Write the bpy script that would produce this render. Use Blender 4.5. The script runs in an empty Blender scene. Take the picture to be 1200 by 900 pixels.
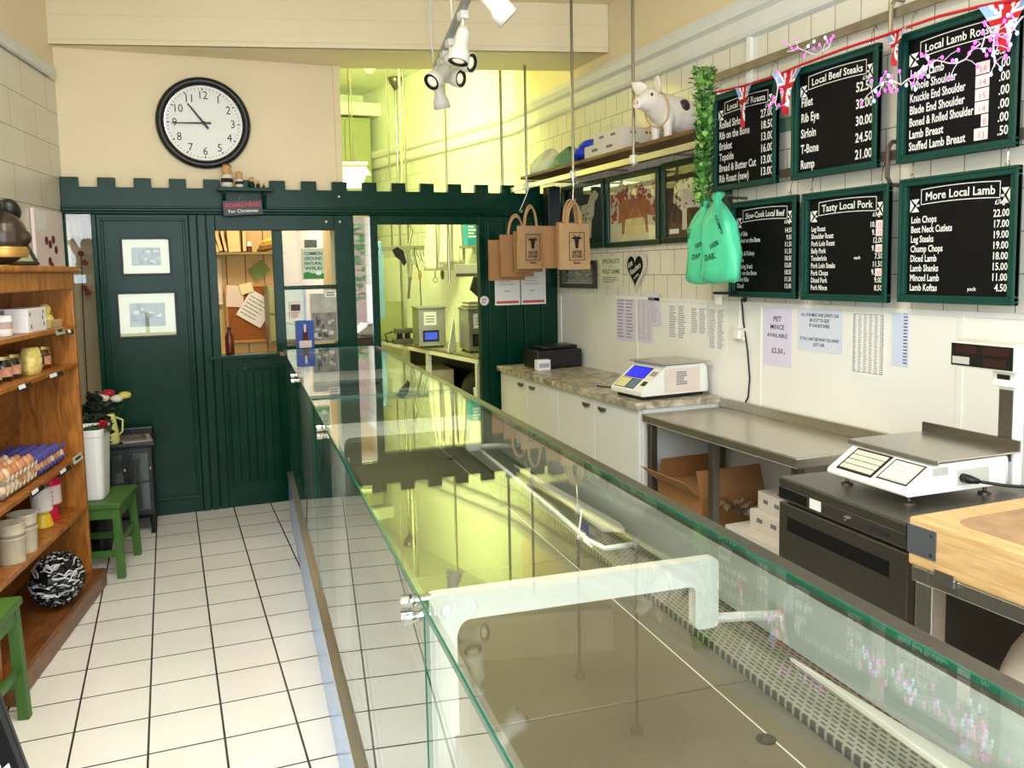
import bpy, bmesh, math, random
from mathutils import Matrix, Vector
random.seed(7)
SC = bpy.context.scene
COL = SC.collection
R = math.radians

# ---------------------------------------------------------------- camera
cd = bpy.data.cameras.new('camera'); cam = bpy.data.objects.new('camera', cd); COL.objects.link(cam)
yaw, pit, rol = 0.3804881, 0.0945021, -0.0197977
fwd = Vector((math.sin(yaw)*math.cos(pit), math.cos(yaw)*math.cos(pit), -math.sin(pit)))
rt = Vector((math.cos(yaw), -math.sin(yaw), 0)); up = rt.cross(fwd)
r2 = math.cos(rol)*rt + math.sin(rol)*up; u2 = -math.sin(rol)*rt + math.cos(rol)*up
cm = Matrix((r2, u2, -fwd)).transposed().to_4x4(); cm.translation = (0, 0, 1.6)
cam.matrix_world = cm
cd.sensor_width = 36; cd.lens = 1005/1200*36; cd.shift_y = (410.6-450)/1200; cd.clip_start = 0.05
SC.camera = cam

# ---------------------------------------------------------------- world, lights, exposure
W = bpy.data.worlds.new('sky'); SC.world = W; W.use_nodes = True
bg = W.node_tree.nodes['Background']; bg.inputs[0].default_value = (0.70, 0.85, 1.0, 1); bg.inputs[1].default_value = 3.0
SC.view_settings.view_transform = 'Standard'; SC.view_settings.look = 'None'
SC.view_settings.gamma = 1; SC.view_settings.use_curve_mapping = False
SC.view_settings.exposure = -0.15
SC.cycles.max_bounces = 14; SC.cycles.transparent_max_bounces = 24; SC.cycles.glossy_bounces = 6
SC.cycles.use_denoising = True; SC.cycles.sample_clamp_indirect = 6

def area(name, loc, target, sx, sy, power, col):
    l = bpy.data.lights.new(name, 'AREA'); l.shape = 'RECTANGLE'; l.size = sx; l.size_y = sy
    l.energy = power; l.color = col
    o = bpy.data.objects.new(name, l); COL.objects.link(o); o.location = loc
    d = Vector(target)-Vector(loc); o.rotation_euler = d.to_track_quat('-Z', 'Y').to_euler(); return o
area('shop_window_daylight', (0.3, -0.8, 1.9), (0.3, 4, 1.3), 3.8, 2.2, 185, (0.74, 0.88, 1.0))
area('shop_ceiling_light', (0.1, 2.3, 3.30), (0.1, 2.3, 0), 1.2, 1.6, 84, (1.0, 0.94, 0.84))
area('back_room_tube_light', (1.55, 6.75, 3.40), (1.75, 9.6, 1.4), 0.5, 0.5, 84, (0.84, 1.0, 0.38))
area('office_light', (0.7, 7.0, 2.5), (0.7, 7.0, 0), 0.7, 0.5, 24, (1.0, 0.88, 0.64))

# ---------------------------------------------------------------- materials
def lin(c):
    return tuple((x/255/12.92 if x/255 <= 0.04045 else ((x/255+0.055)/1.055)**2.4) for x in c) + (1,)
MATS = {}
def mat(name, col, rough=0.5, metal=0.0, var=0.06, scale=8.0, bump=0.0, spec=0.5, stretch=None, coat=0, emit=None, estr=0):
    if name in MATS: return MATS[name]
    m = bpy.data.materials.new(name); m.use_nodes = True; nt = m.node_tree; b = nt.nodes['Principled BSDF']
    b.inputs['Roughness'].default_value = rough; b.inputs['Metallic'].default_value = metal
    b.inputs['Specular IOR Level'].default_value = spec; b.inputs['Coat Weight'].default_value = coat
    c = lin(col)
    if var > 0:
        tc = nt.nodes.new('ShaderNodeTexCoord'); mp = nt.nodes.new('ShaderNodeMapping'); nz = nt.nodes.new('ShaderNodeTexNoise')
        mp.inputs['Scale'].default_value = stretch or (1, 1, 1)
        nz.inputs['Scale'].default_value = scale; nz.inputs['Detail'].default_value = 4
        rp = nt.nodes.new('ShaderNodeValToRGB')
        rp.color_ramp.elements[0].position = 0.3; rp.color_ramp.elements[1].position = 0.7
        rp.color_ramp.elements[0].color = tuple(x*(1-var) for x in c[:3])+(1,)
        rp.color_ramp.elements[1].color = tuple(min(1, x*(1+var)) for x in c[:3])+(1,)
        nt.links.new(tc.outputs['Object'], mp.inputs[0]); nt.links.new(mp.outputs[0], nz.inputs['Vector'])
        nt.links.new(nz.outputs['Fac'], rp.inputs[0]); nt.links.new(rp.outputs[0], b.inputs['Base Color'])
        if bump:
            bp = nt.nodes.new('ShaderNodeBump'); bp.inputs['Strength'].default_value = bump; bp.inputs['Distance'].default_value = 0.01
            nt.links.new(nz.outputs['Fac'], bp.inputs['Height']); nt.links.new(bp.outputs[0], b.inputs['Normal'])
    else: b.inputs['Base Color'].default_value = c
    if emit:
        b.inputs['Emission Color'].default_value = lin(emit); b.inputs['Emission Strength'].default_value = estr
    MATS[name] = m; return m

def tile_mat(name, axes, shift, bw, bh, off, col, grout, msize, rough, bump=0.3, var=0.03):
    m = bpy.data.materials.new(name); m.use_nodes = True; nt = m.node_tree; b = nt.nodes['Principled BSDF']
    g = nt.nodes.new('ShaderNodeNewGeometry'); sp = nt.nodes.new('ShaderNodeSeparateXYZ'); cb = nt.nodes.new('ShaderNodeCombineXYZ')
    mp = nt.nodes.new('ShaderNodeMapping'); mp.inputs['Location'].default_value = (shift[0], shift[1], 0)
    br = nt.nodes.new('ShaderNodeTexBrick'); br.offset = off; br.inputs['Scale'].default_value = 1
    br.inputs['Brick Width'].default_value = bw; br.inputs['Row Height'].default_value = bh
    br.inputs['Mortar Size'].default_value = msize; br.inputs['Mortar Smooth'].default_value = 0.2; br.inputs['Bias'].default_value = 0
    c = lin(col)
    br.inputs['Color1'].default_value = c; br.inputs['Color2'].default_value = tuple(x*(1-var) for x in c[:3])+(1,); br.inputs['Mortar'].default_value = lin(grout)
    nt.links.new(g.outputs['Position'], sp.inputs[0])
    nt.links.new(sp.outputs[axes[0]], cb.inputs[0]); nt.links.new(sp.outputs[axes[1]], cb.inputs[1])
    nt.links.new(cb.outputs[0], mp.inputs[0]); nt.links.new(mp.outputs[0], br.inputs['Vector'])
    nz = nt.nodes.new('ShaderNodeTexNoise'); nz.inputs['Scale'].default_value = 3.0; nz.inputs['Detail'].default_value = 5
    mx = nt.nodes.new('ShaderNodeMixRGB'); mx.blend_type = 'MULTIPLY'; mx.inputs[0].default_value = 0.25
    rp = nt.nodes.new('ShaderNodeValToRGB'); rp.color_ramp.elements[0].position = 0.3; rp.color_ramp.elements[0].color = (0.72, 0.70, 0.66, 1); rp.color_ramp.elements[1].position = 0.6
    nt.links.new(g.outputs['Position'], nz.inputs['Vector']); nt.links.new(nz.outputs['Fac'], rp.inputs[0])
    nt.links.new(br.outputs['Color'], mx.inputs[1]); nt.links.new(rp.outputs[0], mx.inputs[2])
    nt.links.new(mx.outputs[0], b.inputs['Base Color']); b.inputs['Roughness'].default_value = rough
    bp = nt.nodes.new('ShaderNodeBump'); bp.invert = True; bp.inputs['Strength'].default_value = bump; bp.inputs['Distance'].default_value = 0.004
    nt.links.new(br.outputs['Fac'], bp.inputs['Height']); nt.links.new(bp.outputs[0], b.inputs['Normal'])
    return m

def wood_mat(name, dark, light, axis_scale, rough=0.35, knots=True):
    m = bpy.data.materials.new(name); m.use_nodes = True; nt = m.node_tree; b = nt.nodes['Principled BSDF']
    tc = nt.nodes.new('ShaderNodeTexCoord'); mp = nt.nodes.new('ShaderNodeMapping'); mp.inputs['Scale'].default_value = axis_scale
    nz = nt.nodes.new('ShaderNodeTexNoise'); nz.inputs['Scale'].default_value = 6; nz.inputs['Detail'].default_value = 6; nz.inputs['Distortion'].default_value = 1.2
    rp = nt.nodes.new('ShaderNodeValToRGB'); e = rp.color_ramp.elements
    e[0].position = 0.32; e[0].color = lin(dark); e[1].position = 0.68; e[1].color = lin(light)
    nt.links.new(tc.outputs['Object'], mp.inputs[0]); nt.links.new(mp.outputs[0], nz.inputs['Vector']); nt.links.new(nz.outputs['Fac'], rp.inputs[0])
    out = rp.outputs[0]
    if knots:
        vo = nt.nodes.new('ShaderNodeTexVoronoi'); vo.inputs['Scale'].default_value = 3.6
        r2_ = nt.nodes.new('ShaderNodeValToRGB'); r2_.color_ramp.elements[0].position = 0.05; r2_.color_ramp.elements[0].color = (0.25, 0.13, 0.05, 1); r2_.color_ramp.elements[1].position = 0.12
        mx = nt.nodes.new('ShaderNodeMixRGB'); mx.blend_type = 'MULTIPLY'; mx.inputs[0].default_value = 0.85
        nt.links.new(tc.outputs['Object'], vo.inputs['Vector']); nt.links.new(vo.outputs['Distance'], r2_.inputs[0])
        nt.links.new(out, mx.inputs[1]); nt.links.new(r2_.outputs[0], mx.inputs[2]); out = mx.outputs[0]
    nt.links.new(out, b.inputs['Base Color']); b.inputs['Roughness'].default_value = rough
    MATS[name] = m; return m

def glass_mat(name, tint, f0=0.04, rough=0.0):
    m = bpy.data.materials.new(name); m.use_nodes = True; nt = m.node_tree; nt.nodes.remove(nt.nodes['Principled BSDF'])
    out = nt.nodes['Material Output']
    lw = nt.nodes.new('ShaderNodeLayerWeight'); lw.inputs[0].default_value = 0.5
    pw = nt.nodes.new('ShaderNodeMath'); pw.operation = 'POWER'; pw.inputs[1].default_value = 5
    ma = nt.nodes.new('ShaderNodeMath'); ma.operation = 'MULTIPLY_ADD'; ma.inputs[1].default_value = 1-f0; ma.inputs[2].default_value = f0
    tr = nt.nodes.new('ShaderNodeBsdfTransparent'); tr.inputs[0].default_value = tint
    gl = nt.nodes.new('ShaderNodeBsdfGlossy'); gl.inputs['Roughness'].default_value = rough; gl.inputs[0].default_value = (0.97, 1.0, 0.98, 1)
    mx = nt.nodes.new('ShaderNodeMixShader')
    nt.links.new(lw.outputs['Facing'], pw.inputs[0]); nt.links.new(pw.outputs[0], ma.inputs[0]); nt.links.new(ma.outputs[0], mx.inputs[0])
    nt.links.new(tr.outputs[0], mx.inputs[1]); nt.links.new(gl.outputs[0], mx.inputs[2]); nt.links.new(mx.outputs[0], out.inputs[0])
    MATS[name] = m; return m

# ---------------------------------------------------------------- mesh building
def Fr(o, u, v):
    u = Vector(u).normalized(); v = Vector(v).normalized(); n = u.cross(v)
    m = Matrix((u, v, n)).transposed().to_4x4(); m.translation = Vector(o); return m
def RW(y, z, out=0.0): return Fr((2.84-out, y, z), (0, -1, 0), (0, 0, 1))      # frame on the right wall, x runs towards the shop front
def PW(x, z, y=6.1): return Fr((x, y, z), (1, 0, 0), (0, 0, 1))                # frame on the timber partition

class MB:
    def __init__(s, M=None): s.v = []; s.f = []; s.mi = []; s.M = M or Matrix(); s.cur = 0
    def add(s, vs, fs):
        n = len(s.v); s.v += [s.M @ Vector(p) for p in vs]
        for f in fs: s.f.append([n+i for i in f]); s.mi.append(s.cur)
        return s
    def box(s, a, b, T=None):
        (x0, y0, z0), (x1, y1, z1) = a, b
        vs = [Vector(p) for p in ((x0,y0,z0),(x1,y0,z0),(x1,y1,z0),(x0,y1,z0),(x0,y0,z1),(x1,y0,z1),(x1,y1,z1),(x0,y1,z1))]
        if T is not None: vs = [T @ p for p in vs]
        return s.add(vs, [(0,3,2,1),(4,5,6,7),(0,1,5,4),(1,2,6,5),(2,3,7,6),(3,0,4,7)])
    def cb(s, c, d, T=None): return s.box([c[i]-d[i]/2 for i in range(3)], [c[i]+d[i]/2 for i in range(3)], T)
    def prism(s, pts, z0, z1):
        n = len(pts); vs = [(x, y, z0) for x, y in pts]+[(x, y, z1) for x, y in pts]
        fs = [tuple(range(n-1, -1, -1)), tuple(range(n, 2*n))]+[(i, (i+1) % n, n+(i+1) % n, n+i) for i in range(n)]
        return s.add(vs, fs)
    def poly(s, pts, z=0.0): return s.add([(x, y, z) for x, y in pts], [tuple(range(len(pts)))])
    def rect(s, x0, y0, x1, y1, z=0.0): return s.poly([(x0, y0), (x1, y0), (x1, y1), (x0, y1)], z)
    def ring(s, pts, w, z0, z1):                     # a thin outline following a polygon
        n = len(pts); cx = sum(p[0] for p in pts)/n; cy = sum(p[1] for p in pts)/n
        for i in range(n):
            a = Vector(pts[i]); b = Vector(pts[(i+1) % n]); d = (b-a).normalized(); nn = Vector((-d.y, d.x))*w/2
            s.prism([tuple(a-nn-d*w/2), tuple(b-nn+d*w/2), tuple(b+nn+d*w/2), tuple(a+nn-d*w/2)], z0, z1)
        return s
    def tube(s, pts, r, seg=8, caps=True):
        pts = [Vector(p) for p in pts]; n = len(pts); rr = r if isinstance(r, (list, tuple)) else [r]*n
        base = len(s.v); vs = []; prev = None
        for i, p in enumerate(pts):
            t = (pts[min(i+1, n-1)]-pts[max(i-1, 0)]).normalized()
            if prev is None:
                a = Vector((0, 0, 1)) if abs(t.z) < 0.9 else Vector((1, 0, 0)); x = t.cross(a).normalized()
            else: x = (prev-t*prev.dot(t)).normalized()
            prev = x; y = t.cross(x)
            for k in range(seg):
                an = 2*math.pi*k/seg; vs.append(p+(x*math.cos(an)+y*math.sin(an))*rr[i])
        fs = [(i*seg+k, i*seg+(k+1) % seg, (i+1)*seg+(k+1) % seg, (i+1)*seg+k) for i in range(n-1) for k in range(seg)]
        if caps: fs += [tuple(range(seg-1, -1, -1)), tuple(range((n-1)*seg, n*seg))]
        return s.add(vs, fs)
    def lathe(s, prof, c=(0, 0, 0), seg=24, T=None, caps=True):
        vs = []
        for r, z in prof:
            for k in range(seg):
                a = 2*math.pi*k/seg; p = Vector((r*math.cos(a), r*math.sin(a), z))
                vs.append((T @ p if T is not None else p)+Vector(c))
        n = len(prof)
        fs = [(i*seg+k, i*seg+(k+1) % seg, (i+1)*seg+(k+1) % seg, (i+1)*seg+k) for i in range(n-1) for k in range(seg)]
        if caps: fs += [tuple(range(seg-1, -1, -1)), tuple(range((n-1)*seg, n*seg))]
        return s.add(vs, fs)
    def ell(s, c, r, seg=14, rings=9, T=None):
        prof = []
        vs = []
        for i in range(rings+1):
            th = math.pi*i/rings
            for k in range(seg):
                a = 2*math.pi*k/seg
                p = Vector((r[0]*max(1e-4, math.sin(th))*math.cos(a), r[1]*max(1e-4, math.sin(th))*math.sin(a), -r[2]*math.cos(th)))
                vs.append((T @ p if T is not None else p)+Vector(c))
        fs = [(i*seg+k, i*seg+(k+1) % seg, (i+1)*seg+(k+1) % seg, (i+1)*seg+k) for i in range(rings) for k in range(seg)]
        return s.add(vs, fs)
    def loft(s, rings, caps=True):
        n = len(rings[0]); vs = [p for r in rings for p in r]
        fs = [(i*n+k, i*n+(k+1) % n, (i+1)*n+(k+1) % n, (i+1)*n+k) for i in range(len(rings)-1) for k in range(n)]
        if caps: fs += [tuple(range(n-1, -1, -1)), tuple(range((len(rings)-1)*n, len(rings)*n))]
        return s.add(vs, fs)
    def grid(s, fn, nu, nv, thick=None):
        vs = [fn(i/nu, j/nv) for j in range(nv+1) for i in range(nu+1)]
        fs = [(j*(nu+1)+i, j*(nu+1)+i+1, (j+1)*(nu+1)+i+1, (j+1)*(nu+1)+i) for j in range(nv) for i in range(nu)]
        return s.add(vs, fs)
    def text(s, txt, x, y, size, align='LEFT', z=0.0012, bold=0.0, width=None, shear=0.0, ext=0.0004, sx=1.0, curve=None):
        vs, fs, w = text_mesh(txt, bold, shear)
        if not vs: return s
        k = size; kx = size*sx
        if width and w > 0: kx = width/w
        ox = x-(w*kx if align == 'RIGHT' else (w*kx/2 if align == 'CENTER' else 0))
        P = [(ox+p[0]*kx, y+p[1]*k+(curve(ox+p[0]*kx) if curve else 0), z) for p in vs]
        return s.add(P, fs)
    def build(s, name, m, parent=None, smooth=False, bevel=0.0, seg=2, world=None, solid=0.0, kind=None):
        me = bpy.data.meshes.new(name); me.from_pydata([tuple(p) for p in s.v], [], s.f)
        ms = m if isinstance(m, (list, tuple)) else [m]
        for q in ms: me.materials.append(q)
        if len(ms) > 1: me.polygons.foreach_set('material_index', s.mi)
        bm = bmesh.new(); bm.from_mesh(me); bmesh.ops.remove_doubles(bm, verts=bm.verts, dist=1e-6) if smooth else None
        if not getattr(s, 'flat', False): bmesh.ops.recalc_face_normals(bm, faces=bm.faces)
        bm.to_mesh(me); bm.free()
        if smooth:
            me.polygons.foreach_set('use_smooth', [True]*len(me.polygons))
        me.update()
        o = bpy.data.objects.new(name, me); COL.objects.link(o)
        if parent is not None: o.parent = parent
        if world is not None: o.matrix_world = world
        if solid:
            md = o.modifiers.new('thickness', 'SOLIDIFY'); md.thickness = solid; md.offset = 0
        if bevel:
            md = o.modifiers.new('bevel', 'BEVEL'); md.width = bevel; md.segments = seg; md.limit_method = 'ANGLE'; md.angle_limit = R(40)
        if smooth and not kind:
            pass
        if kind: o['kind'] = kind
        return o
_TX = {}
def text_mesh(txt, bold, shear):
    key = (txt, bold, shear)
    if key in _TX: return _TX[key]
    cu = bpy.data.curves.new('lettering', 'FONT'); cu.body = txt; cu.size = 1; cu.resolution_u = 2; cu.offset = bold; cu.shear = shear
    ob = bpy.data.objects.new('lettering', cu); COL.objects.link(ob)
    dg = bpy.context.evaluated_depsgraph_get(); me = bpy.data.meshes.new_from_object(ob.evaluated_get(dg))
    vs = [tuple(v.co) for v in me.vertices]; fs = [tuple(p.vertices) for p in me.polygons]
    w = max((v[0] for v in vs), default=0)
    bpy.data.objects.remove(ob); bpy.data.curves.remove(cu); bpy.data.meshes.remove(me)
    _TX[key] = (vs, fs, w); return _TX[key]

def tag(o, label, cat, group=None, kind=None):
    o['label'] = label; o['category'] = cat
    if group: o['group'] = group
    if kind: o['kind'] = kind
    return o
def thing(name, label, cat, loc=(0, 0, 0), rz=0.0, group=None, M=None, kind=None):
    o = bpy.data.objects.new(name, None); COL.objects.link(o); o.empty_display_size = 0.05
    if M is not None: o.matrix_world = M
    else: o.location = loc; o.rotation_euler = (0, 0, R(rz))
    return tag(o, label, cat, group, kind)
def copy_tree(o, parent=None):
    c = o.copy(); COL.objects.link(c)
    if parent is not None: c.parent = parent
    for ch in list(o.children): copy_tree(ch, c)
    return c
def struct(o, label, cat): return tag(o, label, cat, kind='structure')

# palette
M_cream = mat('cream_paint', (240, 219, 180), 0.6, var=0.03, scale=2)
M_cream2 = mat('warm_cream_paint', (241, 223, 188), 0.55, var=0.03, scale=2)
M_green = mat('dark_green_gloss_paint', (4, 50, 33), 0.24, var=0.2, scale=5, bump=0.03, spec=0.18)
M_fgreen = mat('chalkboard_frame_green', (18, 66, 56), 0.4, var=0.1, scale=20, spec=.3)
M_black = mat('black_paint', (12, 12, 13), 0.4, var=0.1)
M_blackp = mat('black_plastic', (16, 16, 18), 0.35, var=0.1)
M_white = mat('white_enamel', (238, 236, 228), 0.35, var=0.02)
M_whitep = mat('off_white_plastic', (230, 226, 212), 0.4, var=0.02)
M_paper = mat('white_paper', (240, 238, 232), 0.8, var=0.02)
M_lilac = mat('lilac_paper', (222, 214, 236), 0.8, var=0.02)
M_blueish = mat('pale_blue_paper', (216, 220, 234), 0.8, var=0.02)
M_ink = mat('ink', (30, 30, 34), 0.8, var=0)
M_grey_ink = mat('grey_print', (120, 120, 128), 0.8, var=0)
M_chalk = mat('white_chalk_paint', (240, 240, 236), 0.9, var=0.04, scale=60)
M_slate = mat('black_slate', (7, 7, 8), 0.6, var=0.3, scale=10, spec=0.2)
M_steel = mat('brushed_steel', (206, 201, 190), 0.3, 0.95, var=0.08, scale=30, stretch=(1, 12, 1))
M_dsteel = mat('dark_brushed_steel', (120, 114, 104), 0.34, 0.85, var=0.1, scale=25, stretch=(1, 1, 10))
M_galv = mat('galvanised_bar', (150, 140, 118), 0.4, 0.6, var=0.12, scale=14)
M_chrome = mat('chrome', (220, 220, 220), 0.08, 1.0, var=0)
M_kraft = mat('kraft_paper', (188, 150, 108), 0.8, var=0.06, scale=14)
M_kraftd = mat('brown_kraft_paper', (162, 118, 76), 0.85, var=0.06, scale=14)
M_card = mat('brown_cardboard', (160, 112, 66), 0.8, var=0.08)
M_red = mat('red_cloth', (196, 24, 36), 0.7, var=0.05)
M_blue = mat('navy_cloth', (28, 36, 104), 0.7, var=0.05)
M_whitec = mat('white_cloth', (240, 232, 232), 0.8, var=0.03)
M_pine = wood_mat('knotty_pine', (132, 74, 22), (188, 120, 50), (5, 5, .8), 0.35)
M_pine_h = wood_mat('knotty_pine_boards', (128, 72, 22), (184, 116, 48), (5, .8, 5), 0.35)
M_pine_d = wood_mat('dark_pine_plinth', (92, 52, 22), (132, 80, 38), (6, 1, 6), 0.35)
M_block = wood_mat('maple_block', (206, 160, 104), (230, 192, 138), (8, .8, 8), 0.5, knots=False)
M_glass = glass_mat('clear_glass', (0.965, 0.98, 0.97, 1))
M_pane = glass_mat('window_glass', (0.97, 0.99, 0.97, 1))
M_gedge = mat('green_glass_edge', (20, 92, 72), 0.1, var=0.1, scale=3, spec=0.6)
M_mirror = mat('mirror_silver', (240, 240, 240), 0.02, 1.0, var=0)
# ================================================================ the setting
CEIL = 3.35
WL0 = Vector((-0.59, 6.1, 0)); WLd = Vector((math.sin(R(11)), math.cos(R(11)), 0))      # left wall: line and direction
def wl(y, out=0.0):                                                                    # a point on the left wall at depth y
    t = (y-6.1)/WLd.y; p = WL0+WLd*t; return (p.x+out*math.cos(R(11)), p.y-out*math.sin(R(11)))
T_floor = tile_mat('floor_tiles', (0, 1), (0.387, -3.793+0.26*40), 0.2457, 0.26, 0.0, (236, 233, 226), (58, 52, 46), 0.0042, 0.22, 0.25)
T_right = tile_mat('white_wall_tiles', (1, 2), (0.05, -1.395), 0.155, 0.152, 0.5, (232, 226, 210), (126, 116, 98), 0.0022, 0.18, 0.25, 0.05)
T_left = tile_mat('left_wall_tiles', (1, 2), (0.03, -0.02), 0.4, 0.2, 0.5, (228, 220, 200), (150, 138, 114), 0.0022, 0.25, 0.2, 0.04)
def stand(m, name, pts, z0, z1):                                                        # a vertical slab through plan points
    b = MB(); b.prism(pts, z0, z1); return b.build(name, m)

b = MB(); b.box((-3.2, -1.0, -0.1), (3.6, 11, 0)); struct(b.build('floor', T_floor), 'white square tiled shop floor with dark grout', 'floor')
b = MB(); b.prism([(-2.2, -1.0), (3.1, -1.0), (3.1, 5.35), (-0.9, 6.4)], CEIL, CEIL+0.1); struct(b.build('ceiling', M_cream2), 'cream shop ceiling', 'ceiling')
# right wall: tiles above, white sheets below, cream plaster over the cornice
wr = stand(T_right, 'wall_right', [(2.84, -0.85), (3.0, -0.85), (3.0, 6.95), (2.84, 6.95)], 0, 2.80); struct(wr, 'white tiled right wall behind the price boards', 'wall')
b = MB(); b.prism([(2.842, -0.85), (3.0, -0.85), (3.0, 6.95), (2.842, 6.95)], 2.80, 3.7); o = b.build('upper_plaster', M_cream2, wr)
M_sheet = mat('white_wall_sheet', (240, 237, 230), 0.3, var=0.015, scale=2)
b = MB(); b.box((2.832, -0.85, 0), (2.839, 6.09, 1.385)); b.build('wall_sheet', M_sheet, wr)
b = MB(); b.box((2.826, -0.85, 1.385), (2.839, 6.09, 1.405)); b.build('sheet_capping', M_white, wr)
for y in (4.879, 3.625, 2.415, 1.2):
    b = MB(); b.box((2.828, y-0.012, 0.0), (2.834, y+0.012, 1.385)); b.build('joint_strip', M_white, wr)
b = MB(); b.box((2.826, 6.03, 0.0), (2.834, 6.09, 1.385)); b.build('corner_strip', M_white, wr)
# white vertical conduit above the boards, pale green tile band
b = MB(); b.box((2.815, 3.70, 2.49), (2.838, 3.73, 2.76)); b.build('conduit', M_white, wr)
M_band = mat('sage_green_tile', (96, 132, 106), 0.3, var=0.1)
M_band2 = mat('plum_tile', (112, 84, 78), 0.3, var=0.1)
b = MB(); b.box((2.834, 3.2, 2.24), (2.8405, 4.12, 2.305)); b.build('green_tile_band', M_band, wr)
def cornice(name, p0, p1, m, side, label):
    d = (Vector(p1)-Vector(p0)); L = d.length; u = d.normalized(); n = Vector((-u.y, u.x, 0))*side
    prof = [(0, 2.745), (0.035, 2.755), (0.045, 2.775), (0.045, 2.845), (0.075, 2.862), (0.09, 2.90), (0.085, 2.93), (0.03, 2.945), (0, 2.945)]
    v = []
    for q in (Vector(p0), Vector(p1)): v += [q+n*a+Vector((0, 0, z)) for a, z in prof]
    k = len(prof); b = MB(); b.add(v, [(i, (i+1) % k, k+(i+1) % k, k+i) for i in range(k)]+[tuple(range(k)), tuple(range(2*k-1, k-1, -1))])
    return struct(b.build(name, m), label, 'cornice')
M_corn = mat('cornice_paint', (226, 224, 218), 0.4, var=0.03)
cornice('trim_1', (2.84, -0.85, 0), (2.84, 6.95, 0), M_corn, 1, 'moulded cornice along the tiled right wall')
cornice('trim_2', (2.84, 6.95, 0), (2.20, 10.05, 0), M_corn, 1, 'moulded cornice in the back room above green lit tiles')
# left wall
pl = [wl(-1.0), wl(6.25)]
struct(stand(T_left, 'wall_left', [pl[0], pl[1], (pl[1][0]-0.16, pl[1][1]), (pl[0][0]-0.16, pl[0][1])], 0, 2.84), 'cream tiled left wall behind the pine shelves', 'wall')
struct(stand(M_cream2, 'wall_left_upper', [(pl[0][0]-.003, pl[0][1]), (pl[1][0]-.003, pl[1][1]), (pl[1][0]-0.16, pl[1][1]), (pl[0][0]-0.16, pl[0][1])], 2.84, 3.4), 'plain cream plaster above the left wall trim', 'wall')
b = MB(); q0 = wl(-1.0, 0.035); q1 = wl(6.08, 0.035); b.prism([wl(-1.0), wl(6.08), q1, q0], 2.82, 2.89)
struct(b.build('trim_3', M_corn, bevel=0.012), 'rounded rail along the top of the left wall tiles', 'trim')
# clock wall and the wall running back beside the opening
struct(stand(M_cream, 'wall_back', [(-0.75, 6.16), (1.2, 6.16), (1.2, 6.30), (-0.75, 6.30)], 2.0, 3.4), 'cream wall behind the clock', 'wall')
b = MB(); b.box((1.155, 6.145, 2.17), (1.2, 6.162, 3.06)); struct(b.build('trim_4', M_cream, bevel=0.004), 'cream edge strip beside the opening to the back room', 'trim')
struct(stand(M_cream, 'wall_partition', [(1.12, 6.30), (1.2, 6.30), (1.2, 10.1), (1.12, 10.1)], 0, 3.65), 'cream wall between office and back room', 'wall')
# slanting ceiling beam
b = MB(); A = Vector((-0.62, 6.10, 0)); B_ = Vector((2.84, 5.25, 0)); u = (B_-A).normalized(); nn = Vector((-u.y, u.x, 0))
def bm_(d0, d1, z0, z1):
    p = [A+nn*d0, B_+nn*d0, B_+nn*d1, A+nn*d1]; b.prism([(q.x, q.y) for q in p], z0, z1)
bm_(0, 0.55, 3.035, 3.7); bm_(-0.012, 0.02, 3.035, 3.06); bm_(-0.004, 0.01, 3.07, 3.21); bm_(-0.004, 0.01, 3.215, 3.34)
struct(b.build('beam', M_cream2, bevel=0.003), 'cream boxed beam across the shop above the clock', 'beam')
# back room and office
M_brw = mat('back_room_paint', (232, 236, 214), 0.5, var=0.03)
struct(stand(M_brw, 'wall_rear', [(1.1, 10.0), (2.4, 10.0), (2.4, 10.15), (1.1, 10.15)], 0, 3.75), 'pale rear wall of the back room', 'wall')
T_br = tile_mat('back_room_tiles', (1, 2), (0.0, -0.02), 0.155, 0.152, 0.5, (226, 230, 212), (140, 140, 110), 0.0022, 0.2, 0.25, 0.05)
wb = stand(T_br, 'wall_back_right', [(2.84, 6.95), (3.0, 6.95), (2.36, 10.1), (2.20, 10.05)], 0, 2.80); struct(wb, 'tiled slanting wall of the back room', 'wall')
b = MB(); b.prism([(2.842, 6.951), (3.0, 6.95), (2.36, 10.1), (2.202, 10.05)], 2.80, 3.75); b.build('upper_plaster', M_brw, wb)
b = MB(); b.prism([(2.832, 6.95), (2.838, 6.95), (2.198, 10.05), (2.192, 10.05)], 0, 1.75); b.build('wall_sheet', M_brw, wb)
b = MB(); b.box((1.0, 6.05, 3.62), (3.2, 10.2, 3.75)); struct(b.build('ceiling_back', M_brw), 'pale ceiling of the back room', 'ceiling')
b = MB(); b.box((1.2, 9.55, 3.32), (2.36, 10.0, 3.46)); struct(b.build('trim_5', M_brw, bevel=0.01), 'boxed beam at the end of the back room', 'beam')
M_cab = mat('olive_cupboard', (150, 156, 104), 0.5, var=0.05)
M_of = mat('office_boards', (222, 192, 134), 0.6, var=0.05)
wo = stand(M_of, 'wall_office', [(-0.7, 8.0), (1.12, 8.0), (1.12, 8.1), (-0.7, 8.1)], 0, 2.6); struct(wo, 'cream boarded rear wall of the office', 'wall')
M_groove = mat('board_groove', (120, 94, 56), 0.8, var=0)
for x in (-.3, -.14, .02, .18, .34, .50, .66, .82, .98):
    b = MB(); b.box((x-.004, 7.997, 0.3), (x+.004, 8.0, 2.6)); b.build('board_groove', M_groove, wo)
b = MB(); b.box((-0.8, 6.2, 2.6), (1.12, 8.1, 2.7)); struct(b.build('ceiling_office', M_cream), 'low cream ceiling of the office', 'ceiling')
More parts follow.
